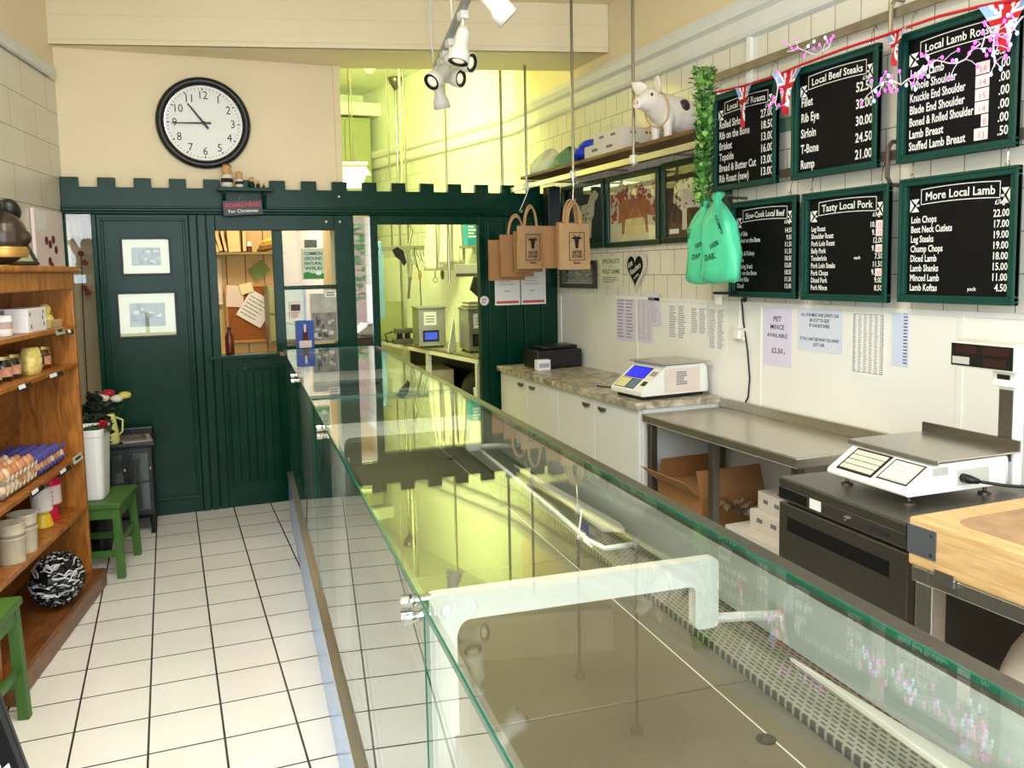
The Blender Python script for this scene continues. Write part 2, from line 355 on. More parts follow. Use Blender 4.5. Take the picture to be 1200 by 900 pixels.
struct(stand(M_cream, 'wall_office_left', [(-0.8, 6.2), (-0.7, 6.2), (-0.7, 8.1), (-0.8, 8.1)], 0, 2.6), 'cream left wall of the office', 'wall')
# shop front behind the viewer: piers, stall riser and glass
b = MB(); b.box((-2.25, -1.0, 0), (-1.95, -0.85, 3.4)); b.box((-2.2, -1.0, 2.95), (3.0, -0.85, 3.4)); b.box((-2.2, -1.0, 0), (3.0, -0.85, 0.45))
struct(b.build('wall_front', M_cream), 'shop front wall with a wide window', 'wall')
wf = MB(); wf.box((-1.95, -0.95, 0.45), (3.0, -0.9, 0.5)); wf.box((-1.95, -0.95, 2.9), (3.0, -0.9, 2.95))
for x in (-1.95, -.3, 1.2, 2.5): wf.box((x, -0.95, 0.45), (x+.05, -0.9, 2.95))
w1 = struct(wf.build('window_1', M_white), 'white framed shop front window', 'window')
b = MB(); b.box((-1.95, -0.93, 0.5), (3.0, -0.925, 2.9)); b.build('pane', M_pane, w1)
M_pave = mat('pavement', (150, 146, 140), 0.9, var=0.1)
b = MB(); b.box((-14, -22, -0.2), (16, -1.0, -0.1)); struct(b.build('ground', M_pave), 'pavement outside the shop', 'ground')
M_brick = tile_mat('street_brick', (0, 2), (0, 0), 0.22, 0.075, 0.5, (190, 122, 108), (200, 186, 172), 0.01, 0.9, 0.2, 0.2)
b = MB(); b.box((-12, -16.4, -0.1), (14, -16, 7)); struct(b.build('wall_street', M_brick), 'pink brick terrace across the street', 'wall')
M_leaf = mat('hedge_leaves', (92, 138, 60), 0.7, var=0.3, scale=9)
b = MB()
for i in range(900):
    x = random.uniform(1.5, 7.5); z = random.uniform(0.9, 2.9); y = -10+random.uniform(-.35, .35)+.25*math.sin(x*3)
    r_ = random.uniform(.08, .2); T = Matrix.Rotation(random.uniform(0, 6), 3, 'Z') @ Matrix.Rotation(random.uniform(0, 3), 3, 'X')
    b.add([Vector((x, y, z))+T @ Vector(p) for p in ((-r_, 0, 0), (0, -r_*.5, .02), (r_, 0, 0), (0, r_*.5, .02))], [(0, 1, 2, 3)])
b.flat = True
tag(b.build('hedge', M_leaf), 'green hedge across the street seen in the mirrors', 'hedge', kind='stuff')

# ================================================================ green timber partition with battlements
P = thing('partition', 'dark green timber partition with a battlement top', 'partition', kind='structure'); P.location = (0, 6.1, 0)
YF = 0.0                               # local y of the front face; +y goes back
def pb(name, boxes, m=M_green, par=None, bev=0.004):
    b = MB()
    for (x0, z0, x1, z1, y0, y1) in boxes: b.box((x0, y0, z0), (x1, y1, z1))
    return b.build(name, m, par or P, bevel=bev)
# battlement board: one outline with merlons
x = -0.585; pts = [(-0.585, 2.015)]; top = 2.232; lo = 2.172
mw, gw = 0.104, 0.108
outl = [(-0.585, 2.0)]
while x < 2.82:
    outl += [(x, top), (min(x+mw, 2.835), top)]; x += mw
    if x < 2.82: outl += [(x, lo), (min(x+gw, 2.835), lo)]; x += gw
outl += [(2.835, outl[-1][1])] if outl[-1][0] < 2.834 else []
outl += [(2.835, 2.0)]
b = MB(Fr((0, 0, 0), (1, 0, 0), (0, 0, 1))); b.prism(outl[::-1], -0.045, 0.0); b.build('battlement_board', M_green, P, bevel=0.003)
pb('moulding', [(-0.585, 2.036, 2.835, 2.052, -.022, 0), (-0.585, 2.018, 2.835, 2.036, -.034, 0), (-0.585, 2.004, 2.835, 2.018, -.016, 0)])
pb('left_post', [(-0.585, 0, -0.567, 2.0, -.012, .05)])
pb('stile', [(-0.424, 0, -0.395, 2.0, -.012, .05)])
for (a, c) in ((-0.372, 0.135),):
    pb('door_panel', [(-0.395, 0, 0.155, 2.0, 0.0, .04)])
    pb('door_moulding', [(a, 1.957, c, 1.975, -.014, 0), (a, 0.12, a+.018, 1.957, -.014, 0), (c-.018, 0.12, c, 1.957, -.014, 0), (a, .10, c, .12, -.014, 0)])
pb('stile', [(0.158, 0, 0.205, 2.0, -.008, .04)]); pb('stile', [(0.21, 0, 0.262, 2.0, -.004, .04)]); pb('stile', [(0.268, 0, 0.322, 2.0, 0, .04)])
pb('head_rail', [(0.322, 1.895, 1.115, 2.0, 0.002, .04)])
pb('backing', [(-0.40, 0, 0.322, 2.0, .042, .05)])
pb('hatch_stile', [(0.688, 1.06, 0.756, 1.895, 0, .045)])
pb('lower_panel', [(0.322, 0, 1.14, 1.03, 0.006, .04)])
for i in range(6): pb('board', [(0.36+i*.055, .17, 0.412+i*.055, .93, 0.0, .008)])
pb('lower_moulding', [(0.345, .95, 0.70, .965, -.006, .01), (0.345, .13, 0.36, .95, -.006, .01), (0.688, .13, 0.70, .95, -.006, .01)])
pb('hatch_sill', [(0.235, 1.031, 0.70, 1.058, -.055, .10)])
pb('catch', [(0.46, .955, 0.475, 1.0, -.02, 0), (0.45, .95, 0.485, .965, -.025, 0)], M_black)
# two-light window beside the hatch
pb('window_rail', [(0.756, 1.487, 1.115, 1.515, 0, .045)]); pb('window_rail', [(0.756, 1.05, 1.115, 1.10, 0, .045)])
pb('window_stile', [(1.115, 0, 1.25, 2.0, 0, .045)])
pb('window_pane', [(0.756, 1.515, 1.115, 1.895, .02, .024)], M_pane, bev=0); pb('window_pane', [(0.756, 1.10, 1.115, 1.487, .02, .024)], M_pane, bev=0)
# mirror strips
pb('side_pane', [(-0.566, 0.15, -0.424, 2.0, .004, .009)], M_pane, bev=0); pb('side_kick_board', [(-0.567, 0, -0.424, .15, 0, .04)])
pb('mirror', [(1.2505, 0.15, 1.3665, 1.99, .004, .012)], M_mirror, bev=0)
pb('stile', [(1.367, 0, 1.42, 2.0, -.01, .06)]); pb('opening_head', [(1.42, 1.937, 2.19, 2.0, 0.002, .05)]); pb('opening_stile', [(2.19, 0, 2.245, 2.0, 0, .06)])
pb('lower_board', [(1.367, 0, 1.43, 1.0, 0, .05)])
pb('end_panel', [(2.247, 0, 2.835, 2.0, 0.012, .05)])
for i in range(4): pb('end_board', [(2.26+i*.145, .0, 2.398+i*.145, 1.96, -.002, .012)], bev=0.006)
for xx, zz in ((1.06, 1.955), (1.155, 1.955), (1.155, 2.13)):
    b = MB(Fr((xx, 0, zz), (1, 0, 0), (0, 0, 1))); b.lathe([(.008, 0), (.007, .006), (.0, .008)], seg=10); b.build('screw_cap', M_white, P)

# ================================================================ shop things on the partition
# wall clock
ck = thing('wall_clock', 'large round black rimmed clock on the cream wall', 'clock', M=Fr((0.287, 6.145, 2.602), (1, 0, 0), (0, 0, 1)))
b = MB(); b.lathe([(.296, -.015), (.298, .012), (.292, .03), (.275, .042), (.258, .036), (.246, .02), (.243, .012), (.243, -.015)], seg=64); b.build('rim', M_blackp, ck, smooth=True)
b = MB(); b.lathe([(.25, -.01), (.25, .006)], seg=64); b.build('face', M_white, ck)
b = MB(); b.lathe([(.2455, .006), (.2455, .014), (.241, .014), (.241, .006)], seg=64, caps=False); b.build('inner_ring', M_chrome, ck)
b = MB()
for k in range(12):
    a = R(90-30*(k+1)); t = str(k+1); b = MB(); b.text(t, .182*math.cos(a), .182*math.sin(a)-.024, .074, 'CENTER', .0065, bold=0.0, sx=.9); b.build('numeral', M_ink, ck)
b = MB()
for k in range(60):
    a = R(6*k); r0, w_ = (.213, .0035) if k % 5 == 0 else (.219, .0015)
    u_ = Vector((math.cos(a), math.sin(a))); q = Vector((-u_.y, u_.x))*w_
    b.prism([tuple(u_*r0-q), tuple(u_*.229-q), tuple(u_*.229+q), tuple(u_*r0+q)], .006, .0072)
b.build('minute_marks', M_ink, ck)
def hand(name, ang, ln, w0, w1, z):
    a = R(ang); u_ = Vector((math.cos(a), math.sin(a))); q = Vector((-u_.y, u_.x)); b = MB()
    b.prism([tuple(-u_*.045-q*w0), tuple(u_*ln-q*w1), tuple(u_*ln+q*w1), tuple(-u_*.045+q*w0)], z, z+.003); b.build(name, M_black, ck)
hand('hour_hand', 90-30*10.75, .155, .008, .005, .011); hand('minute_hand', 90-6*44.7, .20, .007, .003, .016)
b = MB(); b.lathe([(.012, .006), (.012, .022), (.0, .024)], seg=16); b.build('hub', M_black, ck)

# little green bracket shelf with nesting dolls and hanging sign
sh = thing('bracket_shelf', 'small green bracket shelf on the partition below the clock', 'shelf', loc=(0, 6.1, 0))
b = MB(); b.box((.345, -.10, 2.150), (.70, 0, 2.175)); b.build('shelf_board', M_green, sh, bevel=.004)
for xx in (.385, .645):
    b = MB(); b.prism([(0, 0), (-.085, .13), (-.09, .15), (0, .15)], -.011, .011)
    o = b.build('bracket', M_green, sh, bevel=.003); o.matrix_local = Fr((xx, -.003, 2.0), (0, 1, 0), (0, 0, 1))
M_wood_doll = mat('painted_wood_skin', (214, 160, 104), 0.4, var=0.05)
M_doll_hair = mat('brown_doll_hair', (92, 50, 28), 0.4, var=0.1)
M_doll_body = mat('doll_black_white_kit', (226, 220, 196), 0.4, var=0.03)
dolls = [(.41, .155, 'tallest nesting doll with brown hair at the left end of the green shelf', 1), (.487, .107, 'second nesting doll with a striped body on the green shelf', 0), (.567, .073, 'third nesting doll dark bodied in the middle of the green shelf', 0),
         (.607, .05, 'fourth nesting doll, next to smallest on the green shelf', 0), (.643, .032, 'smallest nesting doll at the right end of the green shelf', 0)]
for dx, h, lb, big in dolls:
    t = thing('nesting_doll', lb, 'doll', loc=(dx, 6.05, 2.1755), group='nesting dolls on the green shelf')
    b = MB(); b.lathe([(.19*h, 0), (.235*h, .04*h), (.25*h, .25*h), (.23*h, .45*h), (.18*h, .56*h)], seg=20); b.build('body', M_doll_body if h > .09 else M_green, t, smooth=True)
    b = MB(); b.lathe([(.18*h, .56*h), (.2*h, .66*h), (.205*h, .76*h), (.17*h, .9*h), (.09*h, .98*h), (0, 1.0*h)], seg=20); b.build('head', M_wood_doll, t, smooth=True)
    if h > .09:
        b = MB(); b.lathe([(.252*h, .2*h), (.255*h, .26*h), (.246*h, .38*h)], seg=20, caps=False); b.build('dark_band', M_ink, t, smooth=True)
    b = MB(); b.ell((0, .035*h, .86*h), (.208*h, .19*h, .165*h)); b.build('hair', M_doll_hair if big else M_wood_doll, t, smooth=True)
    if h > .04:
        b = MB()
        for s_ in (-1, 1): b.ell((s_*.07*h, -.185*h, .77*h), (.018*h, .012*h, .018*h), 6, 4)
        b.cb((0, -.195*h, .68*h), (.08*h, .012*h, .012*h)); b.build('painted_face', M_ink, t)
sg = thing('hanging_sign', 'small black sign reading Boars Head for Christmas', 'sign', M=Fr((.375, 6.0, 1.985), (1, 0, .055), (-.055, 0, 1)))
M_sign = mat('black_sign_board', (34, 12, 14), .4, var=.1)
b = MB(); b.box((0, 0, -.012), (.252, .098, 0)); b.build('board', M_sign, sg, bevel=.002)
b = MB(); b.text('BOARS HEAD', .126, .056, .036, 'CENTER', .001, bold=.02, width=.225); b.build('red_lettering', mat('sign_red', (220, 60, 70), .6, var=0), sg)
b = MB(); b.text('For Christmas', .126, .018, .03, 'CENTER', .001, bold=.012, width=.19); b.build('white_lettering', M_chalk, sg)
b = MB(); b.tube([(.105, .098, -.004), (.12, .128, -.004), (.145, .098, -.004)], .0022); b.build('hanger', M_chrome, sg)
# framed photographs
M_matb = mat('cream_mount', (236, 226, 190), .7, var=.02)
def photo_img(par, x0, y0, x1, y1, z, seed, dark=(58, 54, 50), light=(196, 190, 176)):
    rn = random.Random(seed); b = MB(); b.rect(x0, y0, x1, y1, z); w_ = x1-x0; h_ = y1-y0; k = 0
    for cur, n, ww, hh in ((1, 9, (.04, .16), (.05, .25)), (2, 7, (.04, .2), (.03, .16))):
        b.cur = cur
        for i in range(n):
            k += 1; a = x0+w_*rn.uniform(.03, .85); c = y0+h_*rn.uniform(.05, .75); b.rect(a, c, min(x1, a+w_*rn.uniform(*ww)), min(y1, c+h_*rn.uniform(*hh)), z+.00006*k)
    b.flat = True
    b.build('photograph', [mat('sepia_photo_mid', (128, 122, 112), .5, var=.35, scale=18), mat('sepia_dark', dark, .5, var=.2, scale=20), mat('sepia_light', light, .5, var=.1)], par)
def frame4(b, w, h, t, z0, z1):
    for q in ((0, 0, w, t), (0, h-t, w, h), (0, t, t, h-t), (w-t, t, w, h-t)): b.box((q[0], q[1], z0), (q[2], q[3], z1))
def framed(name, label, M, w, h, t, fm, seed, mount, cat='picture', group=None):
    o = thing(name, label, cat, M=M, group=group)
    b = MB(); frame4(b, w, h, t, 0, .02); b.build('frame', fm, o, bevel=.003)
    b = MB(); b.box((t, t, 0), (w-t, h-t, .006)); b.build('mount', M_matb, o)
    photo_img(o, t+mount, t+mount*1.0, w-t-mount, h-t-mount, .0066, seed)
    b = MB(); b.box((t, t, .012), (w-t, h-t, .0135)); b.build('glazing', M_pane, o)
    return o
framed('framed_photo', 'upper framed sepia street photo on the green door', PW(-.262, 1.607, 6.095), .30, .243, .012, M_black, 3, .05, group='framed photos on the green door')
framed('framed_photo', 'lower larger framed shop photo on the green door', PW(-.305, 1.20, 6.095), .362, .30, .013, M_black, 8, .06, group='framed photos on the green door')

# certificates and sticker on the end panel
def sheet(name, label, M, w, h, m, cat='notice', group=None):
    o = thing(name, label, cat, M=M, group=group)
    b = MB(); b.box((0, 0, -.0012), (w, h, 0)); b.build('sheet', m, o); return o
def rows(par, name, x0, y0, x1, y1, n, m, z=.0005, fill=.55, seed=1, ragged=True):
    rn = random.Random(seed); b = MB(); dy = (y1-y0)/n
    for i in range(n):
        xx = x0; y = y1-(i+1)*dy
        xe = x1-(rn.uniform(0, .35)*(x1-x0) if ragged else 0)
        while xx < xe:
            w_ = min(rn.uniform(.1, .3)*(x1-x0), xe-xx); b.rect(xx, y+dy*.2, xx+w_*.85, y+dy*(.2+fill), z); xx += w_
    return b.build(name, m, par)
M_orange = mat('orange_red_band', (206, 92, 60), .7, var=0)
for (x0, lb, k) in ((2.305, 'left certificate with an orange band on the green end panel', 1), (2.52, 'right certificate with an orange band on the green end panel', 2)):
    o = sheet('certificate', lb, PW(x0, 1.327, 6.088), .207, .30, M_paper, group='certificates on the green end panel')
    b = MB(); b.rect(.012, .012, .195, .032, .0004); b.build('orange_band', M_orange, o)
    rows(o, 'print', .03, .15, .18, .27, 5, mat('faint_print', (190, 180, 182), .8, var=0), .0004, .25, k); rows(o, 'print', .075, .095, .13, .12, 1, mat('faint_print', (190, 180, 182), .8, var=0), .0004, .5, k)
st = thing('sticker', 'round white sticker on the green post beside the certificates', 'sticker', M=PW(2.222, 1.366, 6.098))
b = MB(); b.lathe([(.036, 0), (.036, .001)], seg=28); b.build('disc', mat('pinkish_white', (230, 214, 208), .6, var=0), st)
rows(st, 'print', -.02, -.02, .02, .02, 2, M_grey_ink, .0012, .5, 4)

# ---- seen through the hatch and the two-light window: the office
cb_ = thing('cork_board', 'brown cork board leaning in the office hatch', 'notice board', M=Fr((.47, 7.94, 1.0), (1, 0, 0), (0, 0, 1)))
M_cork = mat('cork', (150, 88, 36), .9, var=.12, scale=40)
b = MB(); b.box((.02, .0, 0), (.62, .50, .012)); b.build('cork', M_cork, cb_)
b = MB(); frame4(b, .64, .51, .02, 0, .018); b.build('frame', mat('pine_frame', (190, 142, 76), .5), cb_)
def paper_at(name, label, x, z, w, h, rot, m, y=7.92, group=None, lines=0, cat='paper'):
    u_ = (math.cos(R(rot)), 0, math.sin(R(rot))); v_ = (-math.sin(R(rot)), 0, math.cos(R(rot)))
    o = sheet(name, label, Fr((x, y, z), u_, v_), w, h, m, cat, group)
    if lines: rows(o, 'print', .02, .03, w-.02, h-.03, lines, M_grey_ink, fill=.25, seed=int(x*100), ragged=True)
    return o
paper_at('note', 'pale pink paper pinned at the left of the cork board', .475, 1.32, .145, .19, -4, mat('pink_paper', (232, 214, 202), .8, var=0), 7.918, 'papers on the cork board')
paper_at('note', 'white printed form tilted across the cork board', .555, 1.25, .24, .26, -33, M_paper, 7.915, 'papers on the cork board', 6)
paper_at('note', 'small cream slip pinned on top of the tilted form', .61, 1.42, .11, .09, 14, mat('cream_paper', (236, 226, 178), .8, var=0), 7.908, 'papers on the cork board')
paper_at('card', 'green card pinned above the cork board', .75, 1.545, .15, .12, 36, mat('green_card', (128, 156, 86), .8, var=0), 7.96)
paper_at('letter', 'long pinkish letter taped to the left of the office wall', .318, 1.34, .135, .40, 0, mat('pinkish_paper', (236, 220, 206), .8, var=0), 7.96, None, 14)
os_ = thing('office_shelf', 'office shelf crossing the top of the hatch', 'shelf', loc=(0, 7.75, 1.77))
b = MB(); b.box((.1, 0, 0), (.98, .24, .022)); b.build('shelf_board', mat('olive_shelf', (128, 118, 66), .6), os_)
b = MB(); b.box((.2, .02, -.08), (.22, .24, 0)); b.build('bracket', M_of, os_)
bk_cols = [(198, 150, 120), (120, 60, 36), (228, 216, 196), (70, 34, 22), (150, 96, 50), (226, 200, 130), (112, 70, 40)]
bl = ['thin pinkish book', 'dark brown folder', 'cream spined folder', 'dark book', 'brown ledger', 'buff box file', 'brown edged file']
pos_ = ['at the left end of the office shelf', 'second on the office shelf', 'third on the office shelf', 'fourth, leaning on the office shelf', 'fifth on the office shelf', 'facing out on the office shelf', 'last in the row on the office shelf']
for i in range(7):
    hh = (.13, .2, .23, .21, .19, .19, .24)[i]; ww = (.02, .03, .022, .03, .025, .10, .03)[i]; xx = (.325, .35, .385, .41, .45, .482, .60)[i]; tl = (-22, -20, -18, -14, -10, -3, 0)[i]
    t = thing('folder', bl[i]+' '+pos_[i], 'book', loc=(xx+.03, 7.80, 1.7925), group='folders on the office shelf')
    T = Matrix.Rotation(R(tl), 3, 'Y')
    b = MB(); b.box((0, 0, 0), (ww, .16, hh), T.to_4x4()); b.build('cover', mat('folder_%d' % i, bk_cols[i], .7), t, bevel=.002)
    b = MB(); b.box((.002, -.002, .01), (ww-.002, .004, hh-.01), T.to_4x4()); b.build('spine_label' if i == 5 else 'pages', mat('buff_pages', (222, 196, 140), .8), t)
t = thing('paper_bag_heap', 'yellow and brown packets heaped on the office shelf', 'packet', loc=(.83, 7.84, 1.806))
for k, (dx, dz, c) in enumerate(((0, .018, (120, 84, 40)), (.02, .052, (176, 134, 60)), (.045, .09, (226, 206, 96)))):
    b = MB(); b.ell((dx, 0, dz), (.085, .05, .026), T=Matrix.Rotation(R(-14), 3, 'Y')); b.build('packet', mat('packet_%d' % k, c, .6), t, smooth=True)
t = thing('jar', 'small white lidded jar on the office shelf', 'jar', loc=(.685, 7.82, 1.7925))
b = MB(); b.lathe([(.022, 0), (.024, .005), (.024, .045), (.02, .05)], seg=16); b.build('body', M_doll_hair, t); b = MB(); b.lathe([(.023, .05), (.023, .085), (.02, .09)], seg=16); b.build('lid', M_white, t)
t = thing('bottle', 'dark red bottle standing on the hatch sill', 'bottle', loc=(.382, 6.17, 1.06))
b = MB(); b.lathe([(.028, 0), (.03, .006), (.03, .115), (.024, .135), (.013, .15), (.013, .17)], seg=20); b.build('body', mat('dark_red_glaze', (104, 34, 20), .3), t, smooth=True)
b = MB(); b.lathe([(.015, .17), (.015, .182)], seg=14); b.build('cap', M_black, t)
# items on the window panes
gp = sheet('leaflet', 'green and white leaflet reading common ground taped to the upper office pane', PW(.885, 1.555, 6.10), .15, .215, mat('pale_green_paper', (196, 216, 186), .8, var=0))
b = MB(); [b.text(s_, .075, .17-.034*i, .03, 'CENTER', .0006, bold=.02, width=.125) for i, s_ in enumerate(('COMMON', 'GROUND', 'NATURAL', 'WILD'))]; b.build('lettering', M_ink, gp)
b = MB(); b.poly([(.005, .005), (.145, .005), (.145, .04), (.11, .055), (.07, .04), (.03, .055), (.005, .045)], .0005); b.build('green_print', mat('leaf_green_print', (62, 140, 70), .8, var=0), gp)
b = MB(); b.ell((.108, .045, .001), (.022, .016, .0006)); b.build('white_motif', M_paper, gp)
o = sheet('photo_card', 'small landscape photo card above the green leaflet', PW(.905, 1.775, 6.10), .085, .055, mat('grey_green_photo', (98, 112, 92), .6, var=.4, scale=30))
o = sheet('flyer', 'cream flyer with a dark picture on the lower office pane', PW(.785, 1.285, 6.10), .08, .115, mat('cream_flyer', (232, 222, 208), .8, var=0), 'flyer')
b = MB(); b.rect(.008, .055, .072, .1, .0005); b.build('picture', mat('dark_photo', (66, 60, 58), .7, var=.3, scale=30), o)
rows(o, 'print', .008, .008, .072, .05, 4, mat('red_print', (176, 60, 56), .8, var=0), fill=.5)
o = sheet('flyer', 'blue flyer with a standing figure on the lower office pane', PW(.82, 1.08, 6.097), .125, .19, mat('royal_blue_print', (58, 84, 168), .7, var=.1), 'flyer')
b = MB(); b.poly([(.04, .0), (.085, .0), (.08, .11), (.07, .15), (.055, .15), (.045, .11)], .0005); b.build('figure', mat('maroon_print', (84, 34, 44), .8, var=0), o)
b = MB(); b.rect(.055, .11, .07, .165, .0008); b.rect(.02, .0, .105, .05, .0009); b.build('pale_print', mat('pale_print', (222, 206, 206), .8, var=0), o)
o = sheet('flyer', 'black and white shop photo poster on the lower office pane', PW(.93, 1.12, 6.10), .18, .335, mat('poster_grey', (176, 174, 162), .7, var=.2, scale=12), 'flyer')
photo_img(o, .005, .005, .175, .20, .0006, 21); 
o = sheet('label', 'small white opening label at the top of the lower pane', PW(1.03, 1.43, 6.097), .078, .045, M_paper, 'label')
rows(o, 'print', .01, .006, .068, .04, 2, M_ink, .0005, .5, 4, False)
t = thing('wall_cupboard', 'cream cupboard in the office behind the panes', 'cupboard', loc=(1.0, 7.6, 1.0))
b = MB(); b.box((-.2, 0, 0), (.1, .35, .5)); b.build('body', mat('olive_grey_unit', (140, 138, 110), .5), t, bevel=.006); b = MB(); b.box((-.19, -.012, .02), (.09, 0, .24)); b.build('door', M_cab, t, bevel=.004)
b = MB(); b.box((-.19, -.012, .26), (.09, 0, .48)); b.build('door', M_cab, t, bevel=.004)

# seen through the clear side pane: a bright passage with a pinned cloth and a grey arched board
t = thing('pinned_cloth', 'white and pink cloth bunched at the top of the left side pane', 'cloth', loc=(-.60, 6.5, 1.86))
b = MB(); b.grid(lambda u, v: Vector((u*.26, .03*math.sin(u*16)+.02*math.sin(u*29+v*4), .22*v+.015*math.sin(u*9))), 30, 8); b.flat = True; b.build('cloth', mat('white_pink_cloth', (244, 228, 224), .8, var=.06, scale=14), t, smooth=True, solid=.004)
b = MB(); b.tube([(-.1, 0, .215), (.32, 0, .235)], .008, 6); b.tube([(.05, 0, .22), (.05, 0, .74)], .004, 5); b.build('rod', M_white, t)
ar = MB(Fr((-.585, 6.55, .0), (1, 0, 0), (0, 0, 1))); ar.prism([(0, 0), (.22, 0), (.22, 1.66)]+[(.22-.22*k/10, 1.66+.1*math.sin(math.pi*(k/10)*.75)) for k in range(1, 11)], -.02, .0)
tag(ar.build('arched_board', mat('grey_beige_board', (176, 166, 148), .6, var=.05)), 'grey arched board behind the left side pane', 'board')
t = thing('flower_sprig', 'dark red flower sprig in front of the grey arched board', 'flower', loc=(-.55, 6.45, 1.2))
b = MB(); b.tube([(0, 0, -1.2), (.02, 0, .2), (.03, 0, .56)], .004, 5); b.build('stem', M_black, t)
for (x, z) in ((.03, .56), (.05, .50), (.06, .30), (.04, .33)):
    b = MB(); b.ell((x, -.01, z), (.022, .02, .02), 10, 6); b.build('bloom', mat('dark_red_bloom', (110, 40, 44), .7, var=.3), t, smooth=True)

struct(stand(mat('passage_paint', (206, 196, 176), .6, var=.03), 'wall_passage', [(-.75, 6.62), (-.30, 6.62), (-.30, 6.66), (-.75, 6.66)], 0, 2.6), 'plain grey cream wall behind the left side pane', 'wall')
# ================================================================ glass serve-over counter (turned 4.5 degrees)
CT = thing('serve_over_counter', 'long glass topped serve-over counter running down the shop', 'display counter', loc=(0.245, 0, 0), rz=-4.5)
M_blue = mat('blue_filmed_steel', (150, 188, 240), 0.22, 0.25, var=0.05, scale=3)
M_deck = mat('display_deck_steel', (112, 101, 82), 0.34, 0.4, var=0.08, scale=5)
M_body = mat('counter_body_dark', (46, 48, 46), 0.4, 0.3, var=0.1)
M_brk = mat('white_bracket_paint', (218, 212, 200), 0.35, var=0.02)
M_teal = mat('pale_teal_acrylic', (236, 246, 240), 0.12, var=0.03, scale=2)
S0, S1 = -0.6, 5.7
def cb2(name, a, c, m, bev=0.0, par=None):
    b = MB(); b.box(a, c); return b.build(name, m, par or CT, bevel=bev)
cb2('kick_plate', (-.018, S0, 0), (0.0, S1+.03, .285), M_blue, .003); cb2('kick_plate_trim', (-.022, S0, .285), (.006, S1+.03, .30), M_steel, .002)
for (y0, y1) in ((S0, 1.222), (1.232, 3.42), (3.43, S1)):
    p = cb2('front_glass', (-.004, y0, .30), (.004, y1, 1.099), M_glass)
    cb2('glass_edge', (-.0045, y0-.001, .30), (.0045, y0+.003, 1.099), M_gedge, par=p)
for (y0, y1) in ((S0, 3.42), (3.43, S1)):
    p = cb2('top_glass', (-.012, y0, 1.10), (.565, y1, 1.108), M_glass)
    cb2('glass_edge', (-.0135, y0, 1.0995), (-.010, y1, 1.1085), M_gedge, par=p); cb2('glass_edge', (.5645, y0, 1.0995), (.5685, y1, 1.1085), M_gedge, par=p)
    cb2('glass_edge', (-.012, y1-.003, 1.0995), (.565, y1+.001, 1.1085), M_gedge, par=p)
p = cb2('end_glass', (0.0, S1-.008, .30), (.56, S1, 1.098), M_glass)
cb2('rear_rail', (.572, S0, 1.085), (.606, S1, 1.106), M_dsteel, .002)
b = MB(); b.prism([(.596, 1.084), (.606, 1.084), (.735, .868), (.725, .868)], S0, S1)
o = b.build('rear_panel', M_teal, CT); o.matrix_local = Matrix(((1, 0, 0, 0), (0, 0, 1, 0), (0, 1, 0, 0), (0, 0, 0, 1)))
# deck trays with seams, drains and the perforated air strip
dk = [S0, .55, 1.28, 2.0, 2.72, 3.44, 4.16, 4.9, S1-.02]
for i in range(len(dk)-1):
    d = cb2('deck_tray', (.05, dk[i]+.002, .818), (.60, dk[i+1]-.002, .85), M_deck, .002)
    b = MB(); yc = dk[i]+.55; b.lathe([(.016, .85), (.016, .852), (.009, .8525), (.0, .851)], (.513, yc, 0), 16); b.build('drain', M_black, d)
cb2('deck_seam', (.522, S0, .8497), (.5245, S1-.02, .8508), M_brk)
M_vent = bpy.data.materials.new('perforated_vent'); M_vent.use_nodes = True
_nt = M_vent.node_tree; _b = _nt.nodes['Principled BSDF']; _b.inputs['Metallic'].default_value = .5; _b.inputs['Roughness'].default_value = .35
_tc = _nt.nodes.new('ShaderNodeTexCoord'); _sp = _nt.nodes.new('ShaderNodeSeparateXYZ'); _cb = _nt.nodes.new('ShaderNodeCombineXYZ'); _br = _nt.nodes.new('ShaderNodeTexBrick')
_br.inputs['Scale'].default_value = 1; _br.inputs['Brick Width'].default_value = .021; _br.inputs['Row Height'].default_value = .0105; _br.inputs['Mortar Size'].default_value = .0034; _br.inputs['Mortar Smooth'].default_value = .1
_br.inputs['Color1'].default_value = _br.inputs['Color2'].default_value = lin((52, 50, 44)); _br.inputs['Mortar'].default_value = lin((176, 168, 148))
_nt.links.new(_tc.outputs['Object'], _sp.inputs[0]); _nt.links.new(_sp.outputs[1], _cb.inputs[0]); _nt.links.new(_sp.outputs[0], _cb.inputs[1]); _nt.links.new(_cb.outputs[0], _br.inputs['Vector']); _nt.links.new(_br.outputs['Color'], _b.inputs['Base Color'])
cb2('air_vent', (.602, S0, .83), (.755, S1-.02, .862), M_vent)
cb2('front_liner', (.10, S0, .05), (.115, S1-.03, .818), M_body); cb2('base_body', (.115, S0, 0), (.76, S1-.03, .815), M_body)
cb2('staff_side_panel', (.76, S0, .05), (.775, S1-.03, .86), M_dsteel)
